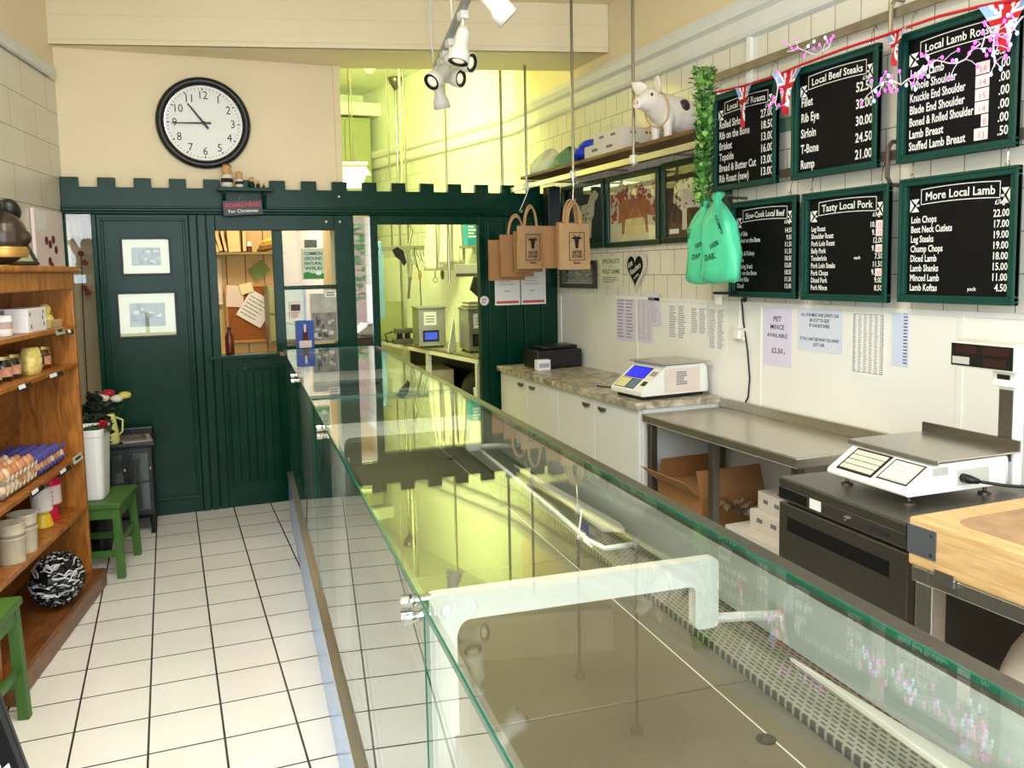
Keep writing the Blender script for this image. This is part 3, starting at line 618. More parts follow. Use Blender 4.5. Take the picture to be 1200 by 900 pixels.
# white brackets
def rounded(pts, r, n=4):
    out = []
    k = len(pts)
    for i in range(k):
        p0, p1, p2 = Vector(pts[i-1]), Vector(pts[i]), Vector(pts[(i+1) % k]); a = (p0-p1).normalized()*r; c = (p2-p1).normalized()*r
        for j in range(n+1):
            t = j/n; q = (p1+a)*(1-t)**2+p1*2*t*(1-t)+(p1+c)*t**2; out.append(tuple(q))
    return out
TXZ = Matrix(((1, 0, 0, 0), (0, 0, 1, 0), (0, 1, 0, 0), (0, 0, 0, 1)))
for s_ in (1.29, 2.90, 4.49):
    b = MB(); b.prism(rounded([(.014, 1.086), (.534, 1.086), (.534, .960), (.488, .960), (.488, 1.040), (.070, 1.040), (.058, 1.02), (.058, .30), (.014, .30)], .012), s_-.012, s_+.012)
    o = b.build('bracket', M_brk, CT, bevel=.002); o.matrix_local = TXZ
    k = MB()
    for z in (1.078, 1.052): k.lathe([(.011, -.03), (.011, -.012), (.008, -.006), (.008, .02)], (0, s_, z), 14, T=Matrix.Rotation(R(90), 3, 'Y'))
    k.build('knob', M_chrome, o).matrix_local = TXZ.inverted()
    k = MB(); k.tube([(.53, s_, .972), (.58, s_-.01, .972), (.655, s_-.02, .968)], .009, 8); k.build('foot_bar', M_brk, o).matrix_local = TXZ.inverted()
# white tapering ledges at the foot of the rear panel
for (a, c) in ((2.73, 1.93), (1.18, .45)):
    b = MB(); b.prism([(.612, a), (.600, c+.02), (.655, c), (.665, c+.05)], .928, .938); b.build('white_ledge', M_brk, CT, bevel=.002)
# loose white cord lying inside the case
ROT = Matrix.Rotation(R(-4.5), 3, 'Z'); CO = Vector((.245, 0, 0))
def cw(x, y, z): return CO+ROT @ Vector((x, y, z))
cab = thing('white_cable', 'thin white cord with a tied end lying inside the glass counter', 'cable', loc=tuple(cw(.5, 2.2, .95)), rz=-4.5)
pts = [(.548, 2.95, .95), (.542, 2.6, .95), (.534, 2.3, .95), (.524, 2.0, .95), (.516, 1.84, .95), (.53, 1.77, .95), (.60, 1.775, .95)]
b = MB(); b.tube([(x-.5, y-2.2, z-.95) for x, y, z in pts], .0065, 8); b.build('cord', M_white, cab, smooth=True)
b = MB(); b.tube([(.012, -.31, -.01), (.018, -.33, .005), (.008, -.36, 0), (.02, -.38, -.01)], .005, 6); b.tube([(.01, -.31, -.01), (.045, -.25, .04)], .0025, 6); b.build('cable_tie', M_white, cab)

# ================================================================ right-hand side: cabinet with stone top
M_cabw = mat('white_laminate', (236, 234, 228), 0.3, var=0.015, scale=2)
M_marb = bpy.data.materials.new('worn_marble'); M_marb.use_nodes = True
_nt = M_marb.node_tree; _b = _nt.nodes['Principled BSDF']; _b.inputs['Roughness'].default_value = .3
_tc = _nt.nodes.new('ShaderNodeTexCoord'); _nz = _nt.nodes.new('ShaderNodeTexNoise'); _nz.inputs['Scale'].default_value = 7; _nz.inputs['Detail'].default_value = 9; _nz.inputs['Distortion'].default_value = 2.2
_rp = _nt.nodes.new('ShaderNodeValToRGB'); _e = _rp.color_ramp.elements; _e[0].position = .36; _e[0].color = lin((118, 108, 90)); _e[1].position = .62; _e[1].color = lin((206, 194, 168))
_nt.links.new(_tc.outputs['Object'], _nz.inputs['Vector']); _nt.links.new(_nz.outputs['Fac'], _rp.inputs[0]); _nt.links.new(_rp.outputs[0], _b.inputs['Base Color'])
cbn = thing('base_cabinet', 'long white base cabinet with four doors under the marble top', 'cabinet', loc=(2.31, 3.96, 0))
def pbx(par, name, a, c, m, bev=.003):
    b = MB(); b.box(a, c); return b.build(name, m, par, bevel=bev)
pbx(cbn, 'body', (.02, 0, .10), (.515, 2.07, .836), M_cabw); pbx(cbn, 'plinth', (.06, .0, 0), (.5, 2.07, .10), M_black)
for i in range(4):
    d = pbx(cbn, 'door', (0, .005+i*.515, .11), (.018, .51+i*.515, .832), M_cabw)
    hy = (.08, .44)[(i+1) % 2]+i*.515
    hy = .005+i*.515+(.41 if i % 2 == 0 else .10)
    b = MB(); b.lathe([(.0, -.012), (.028, -.010), (.045, 0), (.046, .004)], seg=20); 
    b = MB(); b.loft([[Vector((x, hy+.045*math.cos(t)*s1, .79-.028*math.sin(t)*s1)) for t in [math.pi*k/8 for k in range(9)]] for x, s1 in ((0, 1), (-.012, .95), (-.016, .8))]); b.build('handle', M_dsteel, d, smooth=False)
mt = MB(); mt.box((-.03, -.02, .838), (.525, 2.07, .877)); tag(mt.build('marble_worktop', M_marb, bevel=.006), 'worn beige marble worktop on the white base cabinet', 'worktop').location = (2.31, 3.96, 0)

# stainless table
tb = thing('steel_table', 'stainless steel table with an upstand against the right wall', 'table', loc=(2.31, 2.72, 0))
b = MB(); b.box((0, 0, .775), (.515, 1.215, .82)); b.build('table_top', M_steel, tb, bevel=.006)
b = MB(); b.box((.495, 0, .82), (.515, 1.215, .872)); b.build('upstand', M_steel, tb, bevel=.004)
for (x, y) in ((.02, .02), (.02, .60), (.02, 1.155), (.455, .02), (.455, 1.155)):
    b = MB(); b.box((x, y, .02), (x+.04, y+.04, .775)); l = b.build('leg', M_dsteel, tb, bevel=.004)
    b = MB(); b.lathe([(.016, 0), (.018, .01), (.018, .02)], (x+.02, y+.02, 0), 12); b.build('foot', M_black, l)
pbx(tb, 'undershelf', (.015, .02, .235), (.50, 1.195, .26), M_dsteel)
# things on the undershelf
def flapbox(name, label, loc, rz, w, d, h, m, flap=None, hole=False, cat='box', group=None, prints=True):
    t = thing(name, label, cat, loc=loc, rz=rz, group=group)
    b = MB(); b.box((0, 0, 0), (w, d, h)); b.build('carton', m, t, bevel=.003)
    if flap:
        for (side, ang) in flap:
            T = Matrix.Translation((0 if side == 'L' else (w if side == 'R' else 0), 0 if side != 'B' else d, h)) @ Matrix.Rotation(R(ang), 4, 'Y' if side in 'LR' else 'X')
            b = MB(); b.box((0, 0, 0), (w if side in 'FB' else .004, .004 if side in 'FB' else d, .13), T); b.build('flap', m, t)
    if hole:
        b = MB(); b.prism([(w*.35+.05*math.cos(a)*1.1, d*.5+.03*math.sin(a)) for a in [k*math.pi/8 for k in range(16)]], h, h+.001); b.build('hand_hole', mat('box_dark_inside', (54, 36, 26), .9, var=0), t)
    if prints:
        for k in range(2):
            b = MB(); b.cb((-.0006, d*(.3+.4*k), h*.55), (.001, d*.16, h*.22)); b.build('print', M_grey_ink, t)
            b = MB(); b.cb((w*(.3+.4*k), -.0006, h*.55), (w*.16, .001, h*.2)); b.build('print', M_grey_ink, t)
    return t
M_wbox = mat('white_carton', (226, 218, 206), .7, var=.03)
flapbox('cardboard_box', 'brown cardboard box with raised flaps on the shelf under the steel table', (2.36, 3.46, .262), 0, .38, .40, .21, M_card, flap=[('F', -18), ('L', -50), ('B', 20)], prints=False)
flapbox('white_carton', 'upper white carton with a hand hole on the stacked cartons', (2.47, 2.98, .471), -6, .26, .22, .085, M_wbox, hole=True, group='white cartons under the steel table')
flapbox('white_carton', 'middle white carton beneath the top carton', (2.45, 2.96, .383), -3, .29, .26, .087, M_wbox, group='white cartons under the steel table')
flapbox('white_carton', 'wide white carton with a hand hole at the bottom of the stack', (2.385, 2.90, .262), 0, .37, .40, .12, M_wbox, hole=True, group='white cartons under the steel table')
flapbox('cardboard_box', 'open brown box with clear film beside the undercounter fridge', (2.30, 2.435, .001), 0, .34, .26, .36, M_card, flap=[('F', -60), ('L', -75)], prints=False)
M_film = glass_mat('clear_film', (.9, .9, .88, 1), .25, .15)
b = MB(); rn = random.Random(5)
b.grid(lambda u, v: Vector((u*.28, v*.26, .03+.04*math.sin(u*9+v*5)*math.sin(v*11)+.02*math.sin(u*31))), 18, 18)
o = b.build('plastic_film', M_film, smooth=True); o.location = (2.33, 2.44, .385); tag(o, 'crumpled clear plastic film on the open brown box', 'plastic')
b = MB(); b.grid(lambda u, v: Vector((u*.16, v*.2, .04+.03*math.sin(u*8+v*6)*math.sin(v*9))), 14, 14)
o = b.build('plastic_film', M_film, smooth=True); o.location = (2.42, 3.25, .40); tag(o, 'crumpled clear plastic beside the brown flapped box', 'plastic')

# under-counter fridge
fr = thing('undercounter_fridge', 'stainless under-counter fridge with a dark recessed handle', 'fridge', loc=(1.93, 1.80, 0), rz=-4)
pbx(fr, 'body', (.03, 0, .04), (.66, .615, .85), M_dsteel, .006)
pbx(fr, 'top', (0, -.004, .822), (.67, .62, .852), M_dsteel, .006)
pbx(fr, 'control_panel', (-.002, 0, .775), (.03, .615, .822), M_dsteel, .003)
d = pbx(fr, 'door', (-.002, .003, .06), (.03, .612, .765), M_dsteel, .004)
pbx(d, 'handle_recess', (-.0035, .07, .668), (.01, .565, .722), M_black, .003)
pbx(fr, 'display', (-.004, .455, .782), (.0, .612, .818), M_black, .002); pbx(fr, 'rating_label', (-.0045, .385, .785), (-.001, .44, .818), M_paper, 0)
b = MB(); b.lathe([(.008, 0), (.008, .006), (.004, .008)], (-.003, .26, .80), 12, T=Matrix.Rotation(R(-90), 3, 'Y')); b.build('lock', M_chrome, fr)
b = MB(Fr((-.0035, .16, .790), (0, -1, 0), (0, 0, 1))); b.rect(0, 0, .085, .014, .0); b.build('badge', M_ink, fr)
for (x, y) in ((.08, .05), (.08, .56), (.58, .05), (.58, .56)):
    b = MB(); b.lathe([(.02, 0), (.02, .04)], (x, y, 0), 12); b.build('foot', M_black, fr)

# butcher's block on its steel stand
bk = thing('butchers_block', 'thick maple butchers block with steel corner plates on a steel stand', 'chopping block', loc=(1.868, 0.62, 0))
b = MB(); b.box((0, 0, .765), (.72, 1.125, .90)); b.build('block', M_block, bk, bevel=.008)
M_scrub = mat('scrubbed_worn_top', (176, 140, 104), .7, var=.25, scale=9)
b = MB(); b.prism(rounded([(.05, .06), (.67, .06), (.67, 1.04), (.05, 1.04)], .08), .9002, .9012); b.build('worn_patch', M_scrub, bk)
M_plate = mat('zinc_plate', (150, 156, 162), .35, .8, var=.05)
b = MB(); b.box((-.003, 1.03, .80), (.0, 1.128, .88)); b.box((-.003, 1.125, .80), (.09, 1.128, .88)); pl_ = b.build('corner_plate', M_plate, bk)
for z in (.812, .866):
    b = MB(); b.lathe([(.005, 0), (.003, .003)], (-.003, 1.045, z), 10, T=Matrix.Rotation(R(-90), 3, 'Y')); b.build('screw', M_black, pl_)
for (x, y) in ((.01, 1.05), (.01, .02), (.64, 1.05), (.64, .02)):
    b = MB(); b.box((x, y, 0), (x+.055, y+.055, .72)); b.build('leg', M_steel, bk, bevel=.003)
for q0, q1 in (((.005, .01, .721), (.70, .065, .764)), ((.005, 1.06, .721), (.70, 1.115, .764)), ((.005, .066, .721), (.06, 1.059, .764)), ((.645, .066, .721), (.70, 1.059, .764))):
    b = MB(); b.box(q0, q1); b.build('stand_rail', M_steel, bk, bevel=.003)
b = MB(); b.box((-.006, .97, .745), (.002, 1.03, .78)); b.build('clip', M_steel, bk)
# white sack beneath, and dark bin behind
b = MB(); b.ell((0, 0, .335), (.23, .20, .335), 24, 14)
o = b.build('sack', mat('pinkish_white_sack', (222, 204, 190), .7, var=.05, scale=6, bump=.4), smooth=True); o.location = (2.20, 1.47, 0); tag(o, 'bulging pinkish white sack under the butchers block', 'sack')
t = thing('bin', 'black bin standing behind the white sack', 'bin', loc=(2.58, 1.02, 0)); b = MB(); b.loft([[Vector((sx*q, sy*q, z)) for sx, sy in ((-1, -1), (1, -1), (1, 1), (-1, 1))] for q, z in ((.15, 0), (.18, .6))]); b.build('body', M_black, t, bevel=.01); b = MB(); b.box((-.19, -.19, .6), (.19, .19, .64)); b.build('lid', M_black, t, bevel=.01)

# ---------------------------------------------------------------- scales
def keypad(par, name, T, w, h, nx, ny, m, z=.002, gap=.18):
    for j in range(ny):
        for i in range(nx):
            b = MB(T); cw_ = w/nx; ch_ = h/ny
            b.box((i*cw_+cw_*gap/2, j*ch_+ch_*gap/2, 0), ((i+1)*cw_-cw_*gap/2, (j+1)*ch_-ch_*gap/2, z)); b.build(name, m, par)
s1 = thing('shop_scale', 'white shop scale with a blue screen on the marble worktop', 'scale', loc=(2.34, 3.99, .877), rz=4)
prof = [(0, .022), (0, .05), (.15, .165), (.16, .18), (.42, .18), (.44, .16), (.45, .03), (.44, .022)]
b = MB(); b.prism(rounded(prof, .008), 0, .30)
o = b.build('housing', M_white, s1, bevel=.003); YT = Matrix(((1, 0, 0, 0), (0, 0, 1, 0), (0, 1, 0, 0), (0, 0, 0, 1))); o.matrix_local = YT
b = MB(); b.box((.03, .02, .0), (.43, .28, .022)); b.build('base', M_black, s1, bevel=.004)
sl = Vector((.15, 0, .115)).normalized()
F1 = Fr((.002, .295, .051), (0, -1, 0), sl)             # sloping front, x runs towards the shop front, y up the slope
def slab(par, name, F, x0, y0, x1, y1, m, z0=.0, z1=.002):
    b = MB(F); b.box((x0, y0, z0), (x1, y1, z1)); return b.build(name, m, par)
M_scr = mat('blue_screen', (20, 20, 200), .3, var=0, emit=(30, 30, 255), estr=1.0)
slab(s1, 'screen_bezel', F1, .02, .09, .21, .18, M_black, 0, .0015); slab(s1, 'screen', F1, .028, .096, .20, .173, M_scr, .001, .0025)
slab(s1, 'key_bezel', F1, .012, .008, .205, .085, M_black, 0, .0015); slab(s1, 'key_panel', F1, .018, .012, .115, .08, mat('cream_keys', (226, 218, 160), .5, var=.1, scale=60), .001, .0025)
slab(s1, 'side_keys', F1, .125, .012, .20, .08, mat('blue_grey_keys', (92, 116, 150), .5, var=.2, scale=60), .001, .0025)
slab(s1, 'printer_slot', F1, .235, .04, .275, .075, M_black, 0, .0015); slab(s1, 'printer_cover', F1, .232, .12, .285, .155, mat('grey_printer', (160, 156, 140), .5), 0, .002)
F1s = Fr((.06, 0, .022), (1, 0, 0), (0, 0, 1))
slab(s1, 'side_door', F1s, .09, .01, .33, .14, mat('pinkish_plastic', (226, 208, 198), .45, var=.02), 0, .003)
b = MB(F1s); rn = random.Random(2)
for k in range(7): b.rect(.17, .05+k*.011, .17+rn.uniform(.05, .075), .056+k*.011, .0034)
b.build('printed_notice', M_grey_ink, s1)
b = MB(); b.box((.13, -.015, .186), (.46, .315, .192)); b.build('weighing_plate', M_steel, s1, bevel=.004)
b = MB(); b.box((.18, .04, .18), (.4, .26, .187)); b.build('plate_support', M_black, s1)

s2 = thing('shop_scale', 'cream shop scale with a display pole on the fridge', 'scale', loc=(2.045, 1.92, .852), rz=-2)
prof = [(0, .035), (0, .052), (.115, .125), (.40, .128), (.41, .12), (.41, .04), (.40, .035)]
b = MB(); b.prism(rounded(prof, .007), 0, .35); o = b.build('housing', M_white, s2, bevel=.003); o.matrix_local = YT
for (x, y) in ((.05, .04), (.05, .31), (.36, .04), (.36, .31)):
    b = MB(); b.lathe([(.02, 0), (.02, .006), (.006, .01), (.006, .036)], (x, y, 0), 12); b.build('foot', M_dsteel, s2)
sl = Vector((.115, 0, .073)).normalized(); F2 = Fr((.0, .345, .052), (0, -1, 0), sl)
slab(s2, 'keypad_bezel', F2, .025, .012, .185, .122, M_black, 0, .0015); slab(s2, 'keypad_panel', F2, .032, .018, .178, .116, M_dsteel, .001, .002)
keypad(s2, 'key', F2 @ Matrix.Translation((.034, .02, .002)), .142, .094, 8, 4, mat('cream_key', (232, 226, 200), .5, var=0))
slab(s2, 'keypad_bezel', F2, .20, .02, .325, .118, M_black, 0, .0015); slab(s2, 'keypad_panel', F2, .205, .025, .32, .113, mat('pale_grey_panel', (190, 186, 176), .5), .001, .002)
keypad(s2, 'key', F2 @ Matrix.Translation((.208, .03, .002)), .108, .08, 5, 4, mat('white_key', (230, 226, 216), .5, var=0))
b = MB(); b.box((.10, -.02, .135), (.44, .37, .141)); b.box((.10, -.02, .125), (.104, .37, .138)); b.build('weighing_plate', M_steel, s2, bevel=.002)
b = MB(); b.box((.43, -.02, .14), (.44, .37, .175)); b.build('plate_upstand', M_dsteel, s2, bevel=.002)
b = MB(); b.box((.16, .06, .12), (.38, .29, .136)); b.build('plate_support', M_black, s2)
F2s = Fr((.0, 0, 0), (1, 0, 0), (0, 0, 1))
slab(s2, 'rating_label', F2s, .10, .09, .16, .115, mat('grey_label', (190, 186, 176), .6), 0, .0015); slab(s2, 'socket_recess', F2s, .20, .05, .33, .10, mat('recess_cream', (200, 196, 180), .5), 0, .001)
b = MB(); b.tube([(.22, 0, .075), (.22, -.025, .075), (.24, -.045, .07)], [.014, .014, .008], 10); b.tube([(.24, -.045, .07), (.30, -.08, .06), (.40, -.12, .05), (.50, -.22, .05), (.62, -.30, .052)], .005, 8); b.build('power_cord', M_black, s2, smooth=True)
b = MB(); b.box((.445, .01, .02), (.485, .075, .36)); pole = b.build('display_pole', M_white, s2, bevel=.004)
b = MB(); b.box((.441, .018, .10), (.446, .067, .33)); b.build('pole_face', M_dsteel, pole)
b = MB(); b.box((.43, .0, .34), (.49, .085, .40)); b.build('pole_head', M_white, s2, bevel=.004); b = MB(); b.box((.427, .02, .365), (.431, .065, .38)); b.build('pole_slot', M_black, s2)
b = MB(); b.prism([(0, 0), (0, .085), (.05, .092), (.10, .085), (.11, .01), (.10, 0)], -.02, .225); o = b.build('display_head', M_whitep, s2, bevel=.003); o.matrix_local = Matrix.Translation((.40, 0, .392)) @ YT
FD = Fr((.3995, .222, .396), (0, -1, 0), (0, 0, 1))
slab(s2, 'display_face', FD, .002, .002, .236, .076, M_black, 0, .002)
M_lcd = mat('dark_red_display', (52, 22, 20), .3, var=.1)
for (x0, y0, x1, y1) in ((.02, .045, .10, .07), (.125, .045, .225, .07), (.13, .008, .215, .033)):
    slab(s2, 'display_window', FD, x0, y0, x1, y1, M_lcd, .002, .003)
slab(s2, 'display_label', FD, .008, .008, .075, .032, mat('grey_label', (190, 186, 176), .6), .002, .003)

# black box and white packet on the marble
t = thing('black_box', 'black lidded box at the far end of the marble worktop', 'box', loc=(2.44, 5.62, .878))
b = MB(); b.box((0, 0, 0), (.36, .26, .135)); b.build('body', M_blackp, t, bevel=.012); b = MB(); b.box((.06, .03, .135), (.34, .25, .162)); b.build('lid', M_blackp, t, bevel=.01)
t = thing('label_packet', 'small white packet in front of the black box', 'packet', loc=(2.41, 5.54, .878)); b = MB(); b.box((0, 0, 0), (.10, .06, .075)); b.build('packet', M_paper, t, bevel=.003); b = MB(); b.box((.01, -.001, .02), (.09, 0, .05)); b.build('print', mat('lilac_print', (170, 164, 196), .7), t)
b = MB(); b.tube([(0, 0, 0), (.02, -.06, 0), (.05, -.13, 0)], .004); o = b.build('pen', M_ink); o.location = (2.40, 4.62, .882); tag(o, 'dark pen lying on the marble worktop', 'pen')
# ================================================================ rails and price boards on the right wall
def rail(name, label, y0, y1, z, m, group, brks):
    t = thing(name, label, 'rail', loc=(2.795, 0, 0), group=group)
    b = MB(); b.box((-.006, y0, z-.02), (.006, y1, z+.02)); b.build('bar', m, t, bevel=.002)
    for y in brks:
        b = MB(); b.tube([(.045, y, z-.12), (-.0, y, z-.12), (-.022, y, z-.09), (-.022, y, z-.01), (-.02, y, z+.03), (.0, y, z+.055), (.045, y, z+.055)], .009, 8); b.build('hook_bracket', m, t)
    return t
rail('hanging_rail', 'upper flat steel rail carrying the top row of price boards', .9, 4.03, 2.60, M_galv, 'steel rails on the tiled wall', (4.02, 2.74, 1.4))
M_prail = mat('brown_painted_rail', (96, 78, 70), .5, .3, var=.1)
rail('hanging_rail', 'lower brown rail carrying the bottom row of price boards', .9, 4.03, 2.035, M_prail, 'steel rails on the tiled wall', (4.02, 2.74, 1.4))
M_sticker = mat('pinkish_price_sticker', (248, 226, 228), .8, var=0)
M_redink = mat('pink_price_ink', (208, 120, 128), .8, var=0)
def union_ends(b, x, y, w, h, flip):                     # little chalk flag at a banner end
    s_ = -1 if flip else 1
    b.poly([(x, y), (x+s_*w*.42, y+h*.5), (x, y+h)][::s_], .0012)
    b.poly([(x+s_*w*.15, y), (x+s_*w, y), (x+s_*w*.62, y+h*.42)][::s_], .0012)
    b.poly([(x+s_*w*.15, y+h), (x+s_*w*.62, y+h*.58), (x+s_*w, y+h)][::s_], .0012)
    b.rect(min(x+s_*w*.7, x+s_*w), y+h*.42, max(x+s_*w*.7, x+s_*w), y+h*.58, .0012)
def board(label, y_left, z0, w, h, title, items, unit=True, x_off=0.0, last_note=None, stickers=(), title_h=.058, tsz=.052):
    t = thing('price_board', label, 'price board', M=RW(y_left, z0, .06), group='green framed price boards')
    b = MB(); fw = .03; frame4(b, w, h, fw, -.004, .022); frame4(b, w, h, .012, .0, .028)
    b.build('frame', M_fgreen, t, bevel=.003)
    b = MB(); b.box((fw-.004, fw-.004, -.004), (w-fw+.004, h-fw+.004, .004)); b.build('slate', M_slate, t)
    Z = .0052; b = MB()
    bx0, bx1 = fw+.06, w-fw-.05; by = h-fw-.085; bow = lambda x: .014*(1-((x-w/2)/(w/2))**2)
    for i in range(10):
        xa = bx0+(bx1-bx0)*i/10; xb = bx0+(bx1-bx0)*(i+1)/10
        for yy in (by, by+title_h): b.poly([(xa, yy+bow(xa)), (xb, yy+bow(xb)), (xb, yy+bow(xb)+.003), (xa, yy+bow(xa)+.003)], Z)
    b.rect(bx0, by+bow(bx0), bx0+.003, by+bow(bx0)+title_h, Z); b.rect(bx1-.003, by+bow(bx1), bx1, by+bow(bx1)+title_h, Z)
    M0 = b.M; b.M = Matrix.Translation((0, 0, Z-.0012))
    union_ends(b, bx0-.052, by-.018, .045, .05, False); union_ends(b, bx1+.04, by-.012, .036, .055, True); b.M = M0
    b.build('title_banner', M_chalk, t)
    b = MB(); b.text(title, w/2+.005, by+.014, tsz, 'CENTER', Z, bold=.015, width=(bx1-bx0)*.88, curve=bow); b.build('title_lettering', M_chalk, t)
    n = len(items); y1 = by-.058 if unit else by-.04; y0 = fw+.020; st_ = (y1-y0)/max(1, n-1); sz = min(.056, st_*.98)
    if unit: b = MB(); b.text('\u00a3/kg', w-fw-.03, y1+.044, .024, 'RIGHT', Z, bold=.012); b.build('unit_lettering', M_chalk, t)
    for i, (nm, pr) in enumerate(items):
        y = y1-i*st_; xr = w-fw-.012; b = MB()
        b.text(nm, fw+.014+x_off, y-.003, sz, 'LEFT', Z, bold=.02, sx=.70 if len(nm) < 20 else .62); b.build('item_lettering', M_chalk, t); c = MB()
        if i in stickers:
            q = stickers[i]; keep = pr.replace(q, '', 1); wd = .024*len(q)*sz/.04; S = MB(); SI = MB()
            if pr.endswith(q):
                S.rect(xr-wd, y-.006, xr+.004, y+sz*.8, Z+.0004); SI.text(q, xr-wd*.5, y, sz*.7, 'CENTER', Z+.0009); c.text(keep, xr-wd-.004, y, sz, 'RIGHT', Z, bold=.018, sx=.78)
            else:
                c.text(keep, xr, y, sz, 'RIGHT', Z, bold=.018, sx=.78); k = .024*len(keep)*sz/.042
                S.rect(xr-k-wd-.004, y-.006, xr-k-.002, y+sz*.8, Z+.0004); SI.text(q, xr-k-wd*.5-.003, y, sz*.7, 'CENTER', Z+.0009)
            sp_ = S.build('price_sticker', M_sticker, t); SI.build('sticker_price', M_redink, sp_)
        else: c.text(pr, xr, y, sz, 'RIGHT', Z, bold=.018, sx=.78)
        if last_note and i in last_note: c.text(last_note[i], xr-.125, y, .02, 'RIGHT', Z, bold=.014)
        c.build('price_lettering', M_chalk, t)
    for xx in (.05, w-.05):
        k = MB(); k.tube([(xx-.012, h+.075, -.03), (xx-.01, h+.09, -.018), (xx-.003, h+.05, .006), (xx, h+.012, .012)], .0022, 6); k.tube([(xx+.008*math.cos(a), h+.008+.010*math.sin(a), .012) for a in [i*math.pi/6 for i in range(13)]], .0022, 6); k.build('wire_hook', M_chrome, t)
    return t
board('price board headed Local Beef Roasts, upper row, left', 3.947, 1.99, .523, .505, 'Local Beef Roasts', [('Rolled Sirloin', '27.00'), ('Rib on the Bone', '18.50'), ('Brisket', '13.00'), ('Topside', '16.00'), ('Bread & Butter Cut', '13.00'), ('Rib Roast (new)', '13.00')], tsz=.045)
board('price board headed Local Beef Steaks in the upper row', 3.310, 1.99, .523, .505, 'Local Beef Steaks', [('Fillet', '52.50'), ('Rib Eye', '32.00'), ('Sirloin', '30.00'), ('T-Bone', '24.50'), ('Rump', '21.00')], tsz=.045)
board('price board headed Local Lamb Roasts behind the pink fairy lights', 2.680, 1.99, .523, .505, 'Local Lamb Roasts', [('Leg of Lamb', '16.50'), ('Whole Shoulder', '14.00'), ('Knuckle End Shoulder', '14.00'), ('Blade End Shoulder', '15.00'), ('Boned & Rolled Shoulder', '14.00'), ('Lamb Breast', '8.00'), ('Stuffed Lamb Breast', '13.50')], stickers={1: '14', 2: '14', 3: '15', 4: '14', 5: '8', 6: '13'}, tsz=.045)
board('price board headed Slow-Cook Local Beef behind the green bags', 3.787, 1.432, .512, .49, 'Slow-Cook Local Beef', [('Beef Shin', '14.50'), ('Brisket on the Bone', '9.50'), ('Shin', '11.50'), ('Steak & Kidney', '11.50'), ('Mince', '10.50'), ('Braising Steak', '13.00'), ('Shin on the Bone', '10.50'), ('Short Ribs', '11.50'), ('Diced', '13.00')], tsz=.042)
board('price board headed Tasty Local Pork in the lower row', 3.232, 1.430, .515, .49, 'Tasty Local Pork', [('Leg Roast', '10.50'), ('Shoulder Roast', '9.50'), ('Pork Loin Roast', '12.00'), ('Belly Pork', '9.50'), ('Tenderloin', '7.50'), ('Pork Loin Steaks', '11.50'), ('Pork Chops', '9.50'), ('Diced Pork', '9.00'), ('Pork Mince', '8.50')], last_note={4: 'each'}, stickers={0: '50', 1: '50', 3: '50', 6: '50'}, tsz=.045)
board('price board headed More Local Lamb, lower right', 2.659, 1.436, .518, .49, 'More Local Lamb', [('Loin Chops', '22.00'), ('Best Neck Cutlets', '17.00'), ('Leg Steaks', '19.00'), ('Chump Chops', '19.00'), ('Diced Lamb', '18.00'), ('Lamb Shanks', '15.00'), ('Minced Lamb', '11.00'), ('Lamb Koftas', '4.50')], last_note={7: 'pack'}, tsz=.045)

# bunting: red cord with union flags
def flag(par, p, w, h, rz, sway):
    b = MB(Matrix.Translation(p) @ Matrix.Rotation(R(rz), 4, 'Z'))
    nx, ny = 24, 30
    def xy(u, v): return ((u-.5)*w*(1-v*.94), -v*h)
    for j in range(ny):
        for i in range(nx):
            u0, u1, v0, v1 = i/nx, (i+1)/nx, j/ny, (j+1)/ny
            uu, vv = (u0+u1)/2, (v0+v1)/2; X = (uu-.5)*(1-vv*.94); Y = vv-.36
            d1 = abs(X*1.0-Y*.62); d2 = abs(X+Y*.62)
            c = 2
            if min(d1, d2) < .12: c = 0
            if min(d1, d2) < .045: c = 1
            if abs(X) < .16 or abs(Y) < .12: c = 0
            if abs(X) < .09 or abs(Y) < .07: c = 1
            b.cur = c; q = []
            for (a, e) in ((u0, v0), (u0, v1), (u1, v1), (u1, v0)):
                x_, z_ = xy(a, e); q.append((sway*math.sin(e*4+a*3), -x_, z_))
            b.add(q, [(0, 1, 2, 3)])
    b.flat = True
    return b.build('union_flag', [M_whitec, M_red, M_blue], par, solid=.001)
bt = thing('bunting', 'red cord bunting of small union flags across the price boards', 'bunting')
cord = [(2.73, 4.0, 2.515), (2.73, 3.863, 2.502), (2.73, 3.647, 2.489), (2.73, 3.387, 2.487), (2.73, 3.24, 2.497), (2.73, 2.95, 2.506), (2.73, 2.73, 2.504), (2.73, 2.627, 2.507), (2.73, 2.467, 2.508), (2.73, 2.285, 2.494), (2.73, 2.15, 2.478), (2.73, 1.9, 2.47)]
b = MB(); b.tube(cord, .006, 8); b.build('cord', M_red, bt, smooth=True)
flag(bt, (2.722, 3.63, 2.488), .13, .205, 0, .012); flag(bt, (2.722, 3.31, 2.492), .16, .20, 14, .02); flag(bt, (2.722, 2.665, 2.505), .13, .135, -10, .012); flag(bt, (2.722, 2.185, 2.485), .19, .17, 8, .015)
